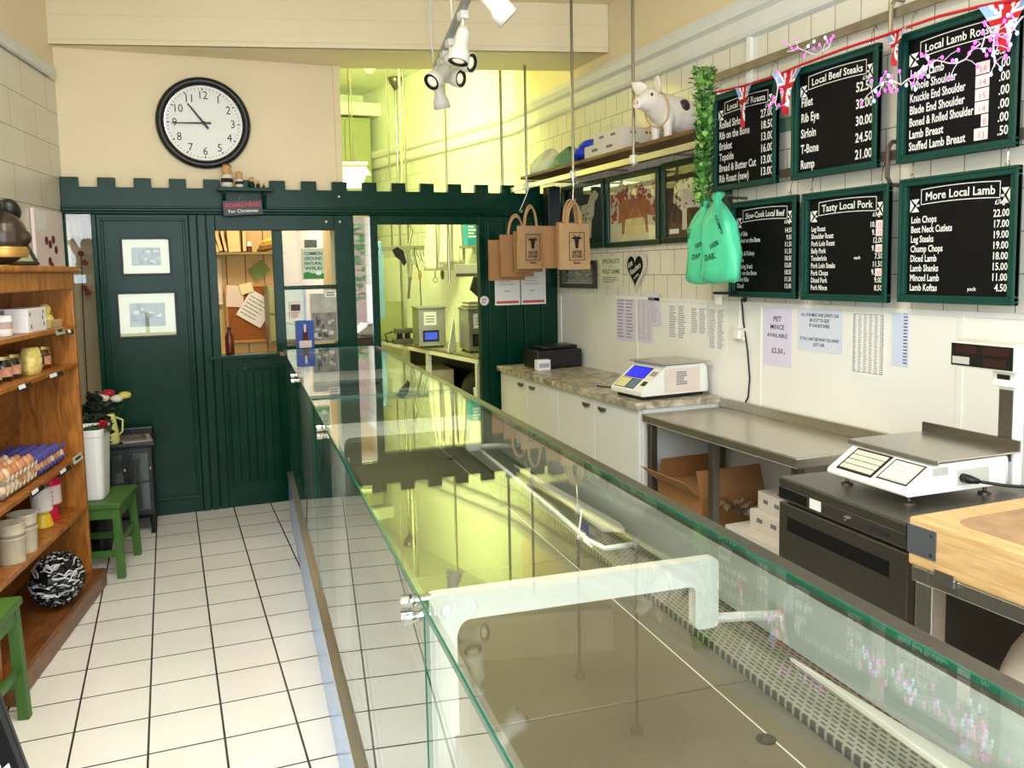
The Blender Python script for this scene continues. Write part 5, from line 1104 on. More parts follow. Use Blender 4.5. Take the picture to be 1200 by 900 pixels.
# ================================================================ pine bookshelf along the left wall
# local frame: x = depth towards the shop (front face at x = 0), y = along the shelf towards the partition (far end at 0, near end negative)
BS = thing('pine_bookcase', 'tall knotty pine bookcase with angled shelves along the left wall', 'bookcase', loc=(-.43, 4.80, 0), rz=-10.3)
MBS = Matrix.Translation((-.43, 4.80, 0)) @ Matrix.Rotation(R(-10.3), 4, 'Z')
LEN = 1.25; DEP = .30
def bsx(name, a, c, m=M_pine, bev=.004, par=None):
    b = MB(); b.box(a, c); return b.build(name, m, par or BS, bevel=bev)
bsx('side_panel', (-DEP, -.03, .09), (0, 0, 1.55)); bsx('side_panel', (-DEP, -LEN, .09), (0, -LEN+.03, 1.55))
bk = bsx('back_panel', (-DEP, -LEN, .09), (-DEP+.015, -.03, 1.55), M_pine_h)
bsx('frieze', (-.02, -LEN, 1.545), (.005, 0, 1.625)); bsx('top_board', (-DEP-.01, -LEN-.02, 1.625), (.03, .025, 1.655), bev=.01)
bsx('plinth', (-DEP, -LEN, 0), (.055, .045, .095), M_pine_d, .01)
b = MB(); b.prism([(-DEP, 1.37), (-.015, 1.340), (-.015, 1.358), (-DEP, 1.388)], .03, LEN-.03)
def shelf(z, tilt=.0, dep=.0):
    b = MB(); b.prism([(-DEP+.01, z+tilt), (dep, z), (dep, z+.02), (-DEP+.01, z+.02+tilt)], .03, LEN-.03)
    o = b.build('shelf_board', M_pine_h, BS, bevel=.002); o.matrix_local = Matrix(((1, 0, 0, 0), (0, 0, -1, 0), (0, 1, 0, 0), (0, 0, 0, 1)))
for z in (1.345, 1.155, .70, .425): shelf(z)
M_tagb = mat('black_price_ticket', (22, 22, 22), .5, var=0)
def ticket(y, z, w, col, label, rot=0):
    t = thing('price_ticket', label, 'ticket', M=MBS @ Fr((.004, y, z), (math.sin(0), 1, 0), (-.25, 0, 1)), group='shelf edge price tickets')
    b = MB(); b.box((0, 0, 0), (w, .034, .0015)); b.build('card', col, t); b = MB(); b.rect(.01, .008, w*.55, .026, .002) if col is M_tagb else b.rect(.03, .012, w*.8, .024, .002); b.build('print', M_paper if col is M_tagb else M_ink, t)
ticket(-.33, 1.335, .13, mat('silver_ticket', (170, 178, 160), .4), 'silvery price ticket below the yellow duckling')
ticket(-.16, 1.325, .10, M_tagb, 'black price ticket nearest the far end of the top shelf'); ticket(-.47, 1.142, .2, M_tagb, 'black price ticket under the jam jars'); ticket(-.86, 1.142, .16, M_tagb, 'black price ticket at the near end of the jar shelf')
ticket(-.42, .687, .17, M_tagb, 'black price ticket under the purple egg tray'); ticket(-.80, .687, .16, M_tagb, 'black price ticket under the grey egg tray'); ticket(-.20, .695, .15, mat('kraft_ticket', (206, 206, 180), .5), 'pale price ticket sticking out at the far end of the egg shelf')
def BP(x, y, z): return tuple(MBS @ Vector((x, y, z)))
RZ = -10.3
# top shelf
t = thing('gift_box', 'white patterned gift box with a dark inside on the top shelf', 'box', loc=BP(-.13, -.62, 1.366), rz=RZ)
b = MB(); b.box((0, .0, 0), (.11, .24, .105)); b.build('carton', mat('patterned_white', (232, 226, 222), .6, var=.05, scale=40), t, bevel=.002); b = MB(); b.box((-.02, -.24, 0), (.02, -.0, .10)); b.build('open_lid', mat('mauve_grey', (120, 108, 106), .7), t)
spots(t, 'pattern', M_grey_ink, mat('floral_print', (84, 74, 84), .7, var=0), 0, 0, 0, 0, 0) if False else None
b = MB(Fr((.1105, .0, 0), (0, 1, 0), (0, 0, 1))); [b.ell((x, z, 0), (.008, .011, .0008), 8, 4) for x, z in ((.03, .08), (.2, .085), (.205, .03), (.04, .025), (.19, .06))]; b.build('floral_print', mat('floral_print', (84, 74, 84), .7, var=0), t)
t = thing('mug', 'white mug with a printed band on the top shelf', 'mug', loc=BP(-.07, -.78, 1.366), rz=RZ); b = MB(); b.lathe([(.036, 0), (.04, .004), (.04, .085), (.036, .085), (.035, .01), (0, .008)], seg=24, caps=False); b.build('cup', M_white, t, smooth=True); b = MB(); b.tube([(.0, -.038, .07), (0, -.065, .06), (0, -.068, .035), (0, -.038, .02)], .005, 8); b.build('handle', M_white, t, smooth=True); b = MB(); b.lathe([(.0405, .03), (.0405, .06)], seg=24, caps=False); b.build('band', mat('pink_grey_band', (190, 160, 156), .6), t)
t = thing('duckling', 'yellow soft toy duckling sitting in a paper nest', 'toy', loc=BP(-.09, -.20, 1.366), rz=RZ+180)
b = MB(); b.ell((0, 0, .04), (.045, .062, .032)); b.ell((0, -.035, .085), (.028, .03, .028)); b.ell((0, .05, .052), (.02, .03, .014)); o = b.build('body', mat('yellow_plush', (236, 214, 120), .8, var=.1, scale=60), t); md = o.modifiers.new('join', 'REMESH'); md.mode = 'VOXEL'; md.voxel_size = .005; md.use_smooth_shade = True
b = MB(); b.ell((0, -.068, .08), (.012, .014, .006), 10, 6); b.build('beak', mat('orange_felt', (226, 120, 50), .7), t, smooth=True); b = MB(); b.ell((-.022, -.05, .093), (.004, .004, .004), 8, 5); b.ell((.022, -.05, .093), (.004, .004, .004), 8, 5); b.build('eyes', M_black, t)
b = MB(); b.tube([(.03*math.cos(a), -.03+.03*math.sin(a), .062) for a in [2*math.pi*k/16 for k in range(17)]], .006, 6); b.build('green_scarf', mat('green_ribbon', (110, 160, 60), .7), t)
t = thing('gift_tray', 'pale paper nest box under the duckling', 'box', loc=BP(-.15, -.29, 1.366), rz=RZ); b = MB(); b.loft([[Vector((x0+sx*(.055+e), y0+sy*(.085+e), z)) for sx, sy in ((-1, -1), (1, -1), (1, 1), (-1, 1))] for x0, y0, e, z in ((.06, .09, 0, 0), (.06, .09, .006, .036))]); b.build('tray', mat('straw_card', (206, 178, 124), .8, var=.15, scale=40), t)
# jar shelf
M_jar = mat('amber_jam', (128, 62, 18), .15, var=.15, scale=10, coat=.5); M_lidm = mat('brass_lid', (196, 170, 110), .3, .7); M_jlab = mat('red_cream_label', (214, 150, 120), .6, var=.3, scale=60)
jars = [(-.22, (104, 46, 14), 'amber jam jar at the far end of the jar shelf'), (-.33, (120, 40, 20), 'red jam jar second from the end of the jar shelf'), (-.72, (26, 24, 24), 'dark jar at the near end of the jar shelf'), (-.62, (44, 28, 22), 'dark brown jar behind the yellow sweets bag'), (-.84, (36, 30, 28), 'black jar nearest the viewer on the jar shelf')]
for y, c, lb in jars:
    t = thing('jam_jar', lb, 'jar', loc=BP(-.10, y, 1.176), group='jars on the pine bookcase')
    b = MB(); b.lathe([(.034, 0), (.038, .005), (.038, .07), (.030, .083), (.030, .09)], seg=24); b.build('glass_jar', mat('jam_%d' % abs(int(y*100)), c, .12, var=.1, coat=.5), t, smooth=True)
    b = MB(); b.lathe([(.033, .088), (.033, .102), (.030, .104)], seg=24); b.build('lid', M_lidm, t); b = MB(); b.lathe([(.0386, .018), (.0386, .058)], seg=24, caps=False); b.build('label', M_jlab, t)
t = thing('sweets_bag', 'clear bag of yellow and pink sweets on the jar shelf', 'sweets', loc=BP(-.06, -.50, 1.176), rz=RZ)
rn = random.Random(3); b = MB(); b.loft([[Vector((.04*s_*math.cos(a)*(1+.08*math.sin(5*a)), .06*s_*math.sin(a)*(1+.1*math.sin(4*a)), z)) for a in [2*math.pi*k/20 for k in range(20)]] for s_, z in ((.85, 0), (1, .03), (1.05, .07), (.9, .1), (.75, .12))]); b.build('yellow_sweets', mat('yellow_sweets', (232, 206, 120), .4, var=.25, scale=40), t, smooth=True)
b = MB(); b.cb((.036, .03, .06), (.012, .03, .04)); b.build('dark_label', M_tagb, t)
# egg shelf
M_purp = mat('purple_pulp', (84, 78, 150), .85, var=.12, scale=30); M_gpulp = mat('grey_pulp', (196, 180, 154), .9, var=.1, scale=30)
eggs = [mat('brown_egg', (206, 150, 106), .5, var=.05), mat('pale_egg', (228, 196, 164), .5, var=.05), mat('tan_egg', (192, 126, 84), .5, var=.05)]
def tray_mesh(nx, ny, p=.047, h=.034, ph=0):
    b = MB(); k = 8
    def f(u, v):
        x, y = u*nx, v*ny; z = h*.5+h*.5*math.cos(2*math.pi*x)*math.cos(2*math.pi*y)*.0+h*.5*(1 if ph else -1)*(math.cos(2*math.pi*(x-.5))+math.cos(2*math.pi*(y-.5)))/2
        return Vector((x*p, y*p, z))
    b.grid(f, nx*k, ny*k); b.flat = True; return b
def egg_tray(label, x, y, z, nx, ny, m, fill=True, seed=1):
    t = thing('egg_tray', label, 'egg tray', loc=BP(x, y, z), rz=RZ, group='egg trays on the bookcase')
    tray_mesh(nx, ny).build('tray', m, t, smooth=True, solid=.004); return t
EG = None
def egg(loc, m, label):
    global EG
    if EG is None:
        b = MB(); b.lathe([(0, 0), (.010, .002), (.018, .010), (.0215, .022), (.0195, .036), (.013, .048), (.006, .0545), (0, .056)], seg=14, caps=False); EG = b.build('egg', m, smooth=True); o = EG
    else: o = EG.copy(); o.data = EG.data.copy() if EG.data.materials[0] != m else EG.data; COL.objects.link(o); o.data.materials[0] = m
    o.location = loc; tag(o, label, 'egg', 'brown eggs in the trays on the pine bookcase'); return o
egg_tray('purple pulp egg tray of eggs on the egg shelf', -.265, -.58, .7235, 5, 8, M_purp)
egg_tray('upside down purple pulp egg tray covering the eggs', -.265, -.58, .775, 5, 8, M_purp)
egg_tray('lower grey pulp egg tray at the near end of the egg shelf', -.265, -.985, .7235, 5, 8, M_gpulp); egg_tray('upper grey pulp egg tray at the near end of the egg shelf', -.26, -.985, .775, 5, 8, M_gpulp)
rn = random.Random(8)
for (y0, z0, rowsx, nm) in ((-.58, .735, (3, 4), 'brown egg in the purple tray at the shelf edge'), (-.985, .735, (4,), 'brown egg in the lower grey tray at the shelf edge'), (-.985, .788, (1, 2, 3, 4), 'brown egg in the open upper grey tray')):
    for i in rowsx:
        for j in range(8): egg(BP(-.265+(i+.5)*.047, y0+(j+.5)*.047, z0), eggs[rn.randrange(3)], nm)
# shakers, cups, mop head
def shaker(y, c, lb, flip):
    t = thing('seasoning_tub', lb, 'tub', loc=BP(-.10, y, .446), group='plastic tubs on the lower shelf')
    m = mat('tub_'+lb.split()[0], c, .3, var=.03)
    if flip:
        b = MB(); b.lathe([(.045, 0), (.047, .008), (.035, .012), (.033, .075), (.04, .085)], seg=28); b.build('base', m, t, smooth=False); b = MB(); b.lathe([(.048, .08), (.05, .085), (.05, .17), (.048, .172)], seg=28); b.build('label', mat('pale_pink_label', (232, 206, 200), .5, var=.05, scale=30), t)
        b = MB(); b.lathe([(.052, .17), (.053, .175), (.052, .2), (.048, .206)], seg=28); b.build('lid', m, t)
        b = MB(Fr((.0, -.0505, .0), (1, 0, 0), (0, 0, 1))); 
        for k in range(5): b.rect(-.02, .10+k*.01, .02-.006*(k % 2), .105+k*.01, .0)
        b.build('print', M_grey_ink, t)
    else:
        b = MB(); b.lathe([(.044, 0), (.046, .006), (.034, .055), (.03, .062)], seg=28); b.build('base', m, t); b = MB(); b.lathe([(.026, .06), (.028, .068), (.026, .074)], seg=24); b.build('neck', m, t)
        b = MB(); b.lathe([(.04, .072), (.046, .08), (.044, .18), (.04, .186)], seg=28); b.build('label', mat('off_white_tub', (230, 218, 206), .5, var=.04), t)
shaker(-.25, (206, 20, 60), 'crimson lidded seasoning tub on the lower shelf', True); shaker(-.37, (232, 190, 40), 'yellow based white tub on the lower shelf', False)
def cupstack(y, lb):
    t = thing('paper_cups', lb, 'cups', loc=BP(-.06, y, .33 if False else .446), group='stacked pulp cups'); b = MB(); b.lathe([(.05, 0), (.056, .10), (.059, .104), (.052, .108), (.058, .16), (.061, .165), (.055, .165), (.05, .02), (0, .015)], seg=28, caps=False); b.build('cup_stack', M_gpulp, t, smooth=True)
cupstack(-.74, 'far stack of beige pulp cups on the lower shelf'); cupstack(-.88, 'near stack of beige pulp cups on the lower shelf')
b = MB(); rn = random.Random(12)
for i in range(240):
    an = rn.uniform(0, 6.28); el = rn.uniform(-1.2, 1.4); pts = []
    for k in range(6):
        a2 = an+k*.22; e2 = el+rn.uniform(-.12, .12); rr = rn.uniform(.88, 1.04); pts.append((.11*rr*math.cos(a2)*math.cos(e2), .15*rr*math.sin(a2)*math.cos(e2), .12+.115*rr*math.sin(e2)))
    b.cur = int(rn.random() < .38); b.tube(pts, .0042, 4, False)
b.cur = 0; b.ell((0, 0, .12), (.1, .135, .105), 16, 10); b.flat = False
o = b.build('tinsel_roll', [M_black, mat('silver_white_yarn', (206, 204, 206), .4, var=.1)]); o.location = BP(-.03, -.45, .098); o.rotation_euler = (0, 0, R(RZ)); tag(o, 'black and silver tinsel roll on the bookcase plinth', 'tinsel')
# on top: ornament, leaning picture
t = thing('pig_ornament', 'dark round headed pig ornament with a big black ear on the bookcase', 'ornament', loc=BP(-.04, -.78, 1.657), rz=78); t.scale = (1.05, 1.05, 1.1)
M_brz = mat('dark_bronze', (62, 50, 40), .3, .3, var=.15)
b = MB(); b.ell((0, 0, .10), (.09, .09, .10)); b.ell((.0, .02, .05), (.075, .075, .05)); b.ell((.0, -.075, .10), (.035, .03, .03)); o = b.build('body', M_brz, t); md = o.modifiers.new('join', 'REMESH'); md.mode = 'VOXEL'; md.voxel_size = .007; md.use_smooth_shade = True
for s_ in (-1, 1):
    b = MB(Matrix.Translation((s_*.085, .0, .205)) @ Matrix.Rotation(R(s_*50), 4, 'Y')); b.ell((0, 0, 0), (.05, .042, .04)); b.build('ear', M_black, t, smooth=True)
b = MB(); b.lathe([(.083, .028), (.088, .05), (.083, .066)], seg=24, caps=False); b.build('gold_collar', mat('worn_gold', (186, 140, 70), .35, .6), t, smooth=True)
o = framed('framed_photo', 'dark framed print leaning at the back of the bookcase top', MBS @ Fr((-.10, -.57, 1.656), (.03, 1, 0), (-.48, 0, 1)), .34, .27, .016, M_black, 17, .03)
# pink flower canvas on the left wall
px, py = wl(5.75, .004); t = thing('flower_canvas', 'pale pink canvas of dark red flowers on the left wall', 'picture', M=Fr((wl(5.55, .004)[0], wl(5.55, .004)[1], 1.60), (WLd.x, WLd.y, 0), (0, 0, 1)))
b = MB(); b.box((0, 0, 0), (.50, .40, .02)); b.build('canvas', mat('pale_pink_canvas', (240, 222, 214), .7, var=.03), t, bevel=.003)
for k, (x, y) in enumerate(((.18, .22), (.24, .20), (.30, .23), (.34, .17), (.22, .10), (.25, .07))):
    b = MB(); b.ell((x, y, .021), (.032, .026, .002), 10, 4); b.build('painted_flower', mat('crimson_print', (120, 36, 50), .7, var=.3, scale=40), t)
b = MB(); b.rect(.02, .28, .2, .385, .0208); b.build('white_panel', M_paper, t)

# ---------------------------------------------------------------- stools, tub, flowers, black cabinet
M_gst = mat('apple_green_paint', (62, 102, 36), .45, var=.1, scale=6)
def stool(label, loc, rz, w, d, h):
    t = thing('green_stool', label, 'stool', loc=loc, rz=rz)
    b = MB(); b.box((-w/2, -d/2, h-.028), (w/2, d/2, h)); b.build('seat', M_gst, t, bevel=.005)
    b = MB()
    b.box((-w/2+.01, -d/2+.012, h-.085), (w/2-.01, -d/2+.03, h-.028)); b.build('apron', M_gst, t, bevel=.002)
    b = MB(); b.box((-w/2+.01, d/2-.03, h-.085), (w/2-.01, d/2-.012, h-.028)); b.build('apron', M_gst, t, bevel=.002)
    b = MB(); b.box((w/2-.03, -d/2+.012, h-.085), (w/2-.012, d/2-.012, h-.028)); b.build('apron', M_gst, t, bevel=.002)
    b = MB(); b.box((-w/2+.012, -d/2+.012, h-.085), (-w/2+.03, d/2-.012, h-.028)); b.build('apron', M_gst, t, bevel=.002)
    for sx in (-1, 1):
        for sy in (-1, 1):
            x, y = sx*(w/2-.028), sy*(d/2-.028); b = MB(); b.loft([[Vector((x+sx*k+a*.019, y+sy*k+c*.019, z)) for a, c in ((-1, -1), (1, -1), (1, 1), (-1, 1))] for k, z in ((.012, 0), (0, h-.03))]); b.build('leg', M_gst, t, bevel=.003)
    for sy in (-1, 1): b = MB(); b.box((-w/2+.02, sy*(d/2-.026)-.009, .115), (w/2-.02, sy*(d/2-.026)+.009, .15)); b.build('stretcher', M_gst, t, bevel=.002)
    b = MB(); b.box((w/2-.035, -d/2+.02, .17), (w/2-.018, d/2-.02, .20)); b.build('stretcher', M_gst, t, bevel=.002)
    return t
stool('far green wooden stool carrying the white planter', (-.42, 5.13, 0), -10, .34, .42, .41); stool('near green wooden stool at the left edge', (-.722, 3.33, 0), -10, .30, .34, .455)
t = thing('planter', 'tall white plastic planter on the far green stool', 'planter', loc=(-.425, 5.10, .411), rz=-8); t.scale = (.84, .9, 1)
b = MB(); rr = lambda w, d, z: [Vector((x*w, y*d, z)) for x, y in rounded([(-1, -1), (1, -1), (1, 1), (-1, 1)], .45, 4)]
b.loft([rr(.075, .10, 0), rr(.078, .104, .01), rr(.096, .135, .34), rr(.10, .14, .35), rr(.101, .142, .385), rr(.094, .134, .385), rr(.092, .132, .35)]); b.build('tub', M_white, t, smooth=False, bevel=.004)
M_ev = [mat('dark_evergreen', (22, 34, 24), .7, var=.4, scale=30), mat('mid_evergreen', (42, 62, 36), .7, var=.4, scale=30)]
def bush(par, name, c, r_, n, mats, seed, ls=.02):
    rn = random.Random(seed); b = MB()
    for i in range(n):
        v = Vector((rn.gauss(0, 1), rn.gauss(0, 1), rn.gauss(0, 1))).normalized()*rn.uniform(.5, 1); p = Vector((c[0]+v.x*r_[0], c[1]+v.y*r_[1], c[2]+v.z*r_[2]))
        T = Matrix.Rotation(rn.uniform(0, 6.28), 3, 'Z') @ Matrix.Rotation(rn.uniform(-1.4, 1.4), 3, 'X') @ Matrix.Rotation(rn.uniform(-1, 1), 3, 'Y'); b.cur = rn.randrange(len(mats)); s_ = ls*rn.uniform(.7, 1.3)
        b.add([p+T @ Vector(q)*s_ for q in ((-1, 0, 0), (-.2, -.45, .1), (1, 0, 0), (-.2, .45, .1))], [(0, 1, 2, 3)])
    b.flat = True; return b.build(name, mats, par)
pt = thing('potted_evergreen', 'dark evergreen plant growing behind the white planter', 'plant', loc=(-.44, 5.50, .42))
bush(pt, 'foliage', (0, 0, .30), (.10, .10, .15), 420, M_ev, 5, .03); bush(pt, 'foliage_top', (.015, 0, .44), (.05, .05, .08), 160, M_ev[:1], 6, .025)
b = MB(); b.tube([(0, 0, 0), (0, 0, .34)], .012, 6); b.build('stem', M_doll_hair, pt); b = MB(); b.lathe([(.06, -.42), (.08, -.1), (.085, .14), (.075, .14)], seg=20); b.build('pot', M_black, pt)
tp_ = thing('red_flower_plant', 'red flowering plant low in the white planter', 'plant', loc=(-.39, 5.07, .79)); bush(tp_, 'leaves', (0, 0, -.005), (.07, .09, .02), 120, [mat('flower_leaf', (60, 84, 44), .6, var=.3)], 9, .022); bush(tp_, 'flowers', (.035, -.03, .022), (.025, .04, .02), 60, [mat('red_petal', (176, 24, 36), .6, var=.2)], 10, .016)
# black cabinet, jug with flowers, newspapers
bc = thing('black_cabinet', 'small black glazed cabinet against the green partition', 'cabinet', loc=(-.42, 5.70, 0), rz=0)
b = MB(); b.box((0, .0, .12), (.285, .33, .555)); b.build('body', M_black, bc, bevel=.006); b = MB(); b.box((-.012, -.02, .555), (.30, .345, .58)); b.build('top_board', M_black, bc, bevel=.005); b = MB(); b.box((-.005, .325, .56), (.29, .345, .625)); b.build('back_rail', M_black, bc, bevel=.01)
for x0 in (.005, .148):
    b = MB(Matrix.Translation((x0, -.016, .14))); T_ = Matrix(((1, 0, 0, 0), (0, 0, 1, 0), (0, 1, 0, 0), (0, 0, 0, 1))); b.M = b.M @ T_; frame4(b, .13, .40, .02, 0, .015); b.box((.02, .19, 0), (.11, .20, .012)); d_ = b.build('door', M_black, bc, bevel=.002)
    b = MB(); b.box((x0+.02, -.006, .16), (x0+.11, -.004, .52)); b.build('door_glass', mat('dusky_glass', (58, 62, 56), .12, var=.2), d_)
    b = MB(); b.lathe([(.006, 0), (.009, .012), (0, .018)], (x0+(.115 if x0 < .1 else .118), -.016, .42), 12, T=Matrix.Rotation(R(90), 3, 'X')); b.build('knob', M_chrome, d_)
for (x, y) in ((.02, .02), (.265, .02), (.02, .31), (.265, .31)):
    b = MB(); b.lathe([(.016, 0), (.012, .03), (.02, .12)], (x, y, 0), 12); b.build('foot', M_black, bc)
jg = thing('flower_jug', 'pale yellow jug of roses on the black cabinet', 'jug', loc=(-.375, 5.76, .581))
b = MB(); b.lathe([(.058, 0), (.060, .005), (.052, .09), (.040, .17), (.038, .185), (.034, .185), (.034, .17)], seg=28); b.build('jug_body', mat('pale_yellow_enamel', (226, 220, 140), .3, var=.03), jg, smooth=True)
b = MB(); b.prism([(0, 0), (-.035, .03), (0, .035)], -.014, .014); o = b.build('spout', mat('pale_yellow_enamel', (1, 1, 1)), jg); o.matrix_local = Fr((-.032, 0, .152), (1, 0, 0), (0, 0, 1))
b = MB(); b.tube([(.04, 0, .16), (.08, 0, .14), (.075, 0, .07), (.052, 0, .045)], .006, 8); b.build('handle', mat('pale_yellow_enamel', (1, 1, 1)), jg, smooth=True)
ROSE = (((-.045, -.03, .26), (196, 62, 104), 'pink rose low at the front of the jug'), ((.01, .0, .31), (176, 20, 50), 'crimson rose at the top of the jug'), ((-.02, -.04, .285), (232, 222, 208), 'cream rose in the middle of the jug'), ((.055, -.02, .275), (230, 220, 204), 'cream rose leaning right from the jug'), ((.10, .0, .29), (226, 206, 96), 'yellow rose at the far right of the jug'))
bush(jg, 'leaves', (.005, 0, .24), (.06, .05, .05), 110, M_ev, 15, .026)
for (x, y, z), c, lb in ROSE:
    t = thing('rose', lb, 'flower', loc=(-.375+x, 5.76+y, .581+z-.04), group='roses in the yellow jug')
    m = mat('petal_%d_%d' % (c[0], c[1]), c, .6, var=.1)
    b = MB()
    for k in range(3):
        rr_ = .038-.009*k; b.lathe([(.004, .0), (rr_*.8, .006+.004*k), (rr_, .022+.004*k), (rr_*.85, .036+.003*k)], (0, 0, .02), 12, caps=False)
    b.ell((0, 0, .045), (.012, .012, .014), 10, 6); b.build('petals', m, t, smooth=True, solid=.001); b = MB(); b.tube([(0, 0, .022), (-x*.3, -y*.3, -.05), (-x*.8, -y*.8, -z*.5+.02)], .0025, 5); b.build('stem', M_ev[1], t)
t = thing('newspaper', 'folded newspapers on top of the black cabinet', 'newspaper', loc=(-.30, 5.70, .5805), rz=6)
b = MB(); b.box((0, 0, 0), (.17, .24, .008)); b.build('lower_paper', mat('newsprint', (166, 156, 142), .8, var=.3, scale=30), t); b = MB(); b.box((-.01, .02, .008), (.14, .22, .016)); b.build('upper_paper', mat('newsprint_photo', (110, 102, 94), .8, var=.5, scale=20), t)
# dark chalk board sign at the bottom left corner
ab = thing('pavement_sign', 'black pavement sign with chalk marks at the bottom left corner', 'sign', loc=(-.37, 2.62, 0))
TXZ2 = Matrix(((1, 0, 0, 0), (0, 0, -1, 0), (0, 1, 0, 0), (0, 0, 0, 1)))
b = MB(); b.prism([(-.34, 0), (-.015, 0), (-.165, .62), (-.49, .62)], 0, .02); b.build('panel', M_slate, ab).matrix_local = TXZ2
b = MB(); b.prism([(-.018, 0), (0, 0), (-.155, .66), (-.173, .66)], -.005, .024); b.prism([(-.205, .62), (-.155, .66), (-.54, .66), (-.49, .62)][::-1], -.005, .03); b.prism([(-.39, 0), (-.34, 0), (-.49, .62), (-.54, .66)], -.005, .03); b.build('frame', M_black, ab, bevel=.004).matrix_local = TXZ2
b = MB(); rn = random.Random(6)
for k in range(16):
    z = rn.uniform(.2, .5); x = -.055-z*.24-rn.uniform(0, .06); b.prism([(x, z), (x+.03, z+.012), (x+.02, z+.05), (x-.005, z+.03)], .02, .0206)
b.build('chalk_marks', M_chalk, ab).matrix_local = TXZ2
# ================================================================ back room seen through the opening
M_olive = mat('bench_steel', (168, 166, 140), .35, .7, var=.08, scale=10); M_wht = mat('white_frame_paint', (232, 230, 214), .45, var=.03)
bn = thing('work_bench', 'white framed work bench along the back room wall', 'bench', loc=(0, 0, 0))
E0, E1 = Vector((2.30, 6.50, 0)), Vector((2.04, 8.95, 0)); BK0, BK1 = Vector((2.815, 6.50, 0)), Vector((2.40, 8.95, 0))
def quadprism(name, pts, z0, z1, m, par, bev=.003):
    b = MB(); b.prism([(p[0], p[1]) for p in pts], z0, z1); return b.build(name, m, par, bevel=bev)
quadprism('bench_top', [E0, BK0, (2.80, 7.0, 0), BK1, E1], .875, .90, M_olive, bn); 
dn = (E1-E0).normalized(); nx = Vector((dn.y, -dn.x, 0))
def along(t, off=0): p = E0.lerp(E1, t)+nx*off; return p
quadprism('front_rail', [along(0), along(0, .03), along(1, .03), along(1)], .84, .875, M_wht, bn)
for t_ in (.02, .45, .97):
    p = along(t_, .005); b = MB(); b.box((p.x, p.y-.02, 0), (p.x+.045, p.y+.025, .84)); b.build('leg', M_wht, bn, bevel=.003)
quadprism('lower_shelf', [along(0, .02), along(0, .42), along(1, .33), along(1, .02)], .30, .325, M_wht, bn)
quadprism('back_sheet', [along(.02, .48), along(.02, .49), along(.98, .36), along(.98, .35)], 0.0, .84, M_black, bn, 0)
def unit(label, x, y, w, d, h, scr, rz):
    t = thing('vacuum_packer', label, 'machine', loc=(x, y, .9005), rz=rz, group='steel machines on the back room bench')
    b = MB(); b.box((0, 0, .015), (w, d, h)); b.build('housing', M_olive, t, bevel=.006); b = MB(); b.box((-.01, -.012, h), (w+.01, d, h+.018)); b.build('lid', M_olive, t, bevel=.004)
    b = MB(); b.box((w*.15, -.006, .055), (w*.75, 0, .16)); bz = b.build('control_panel', M_black, t, bevel=.002)
    b = MB(); b.box((w*.22, -.008, .075), (w*.68, -.005, .14)); b.build('screen', scr, bz)
    b = MB(); b.box((w*.20, -.002, h*.58), (w*.66, -.0005, h*.92)); nt = b.build('taped_note', M_paper, t)
    b = MB(); [b.box((w*.27, -.0035, h*(.66+.07*k)), (w*.58, -.002, h*(.68+.07*k))) for k in range(3)]; b.build('print', M_grey_ink, nt)
    for (q, r_) in ((.03, .03), (w-.03, .03), (.03, d-.03), (w-.03, d-.03)): b = MB(); b.lathe([(.014, 0), (.014, .016)], (q, r_, 0), 10); b.build('foot', M_black, t)
unit('steel machine with a blue lit screen on the back room bench', 2.10, 7.52, .25, .34, .355, mat('blue_lit_screen', (60, 80, 190), .3, var=.3, scale=30, emit=(60, 80, 230), estr=.6), -6)
unit('steel machine with a dark screen nearer the opening', 2.335, 6.82, .235, .36, .36, mat('dark_screen', (46, 48, 46), .3, var=.3, scale=40), -6)
b = MB(); b.prism([(0, 0), (.16, 0), (.13, .30)], -.004, .004); o = b.build('white_board', M_whitep); o.matrix_world = Fr((2.20, 6.98, .902), (.7, .72, 0), (0, 0, 1)); tag(o, 'white plastic sheet leaning between the two machines', 'board')
t = thing('paper_stack', 'stack of white trays on top of the dark screened machine', 'trays', loc=(2.44, 6.92, 1.282))
for k in range(4): b = MB(); b.box((-.07+.004*k, 0, .014*k), (.08+.004*k, .18, .014*k+.011)); b.build('tray', M_white if k % 2 else M_olive, t, bevel=.003)
t = thing('slicer_attachment', 'small black and steel gadget on the bench beside the machines', 'gadget', loc=(2.10, 8.10, .9005))
b = MB(); b.box((-.10, -.06, 0), (.10, .06, .05)); b.build('base', M_dsteel, t, bevel=.01); b = MB(); b.lathe([(.03, .05), (.03, .1)], (-.03, 0, 0), 14); b.lathe([(.028, .05), (.028, .1)], (.05, 0, 0), 14); b.build('post', M_black, t); b = MB(); b.box((-.08, -.05, .10), (.10, .05, .15)); b.build('head', M_dsteel, t, bevel=.01)
b = MB(); b.tube([(-.1, .0, .12), (-.18, -.03, .10), (-.16, -.05, .02)], .008, 6); b.build('crank', M_black, t)
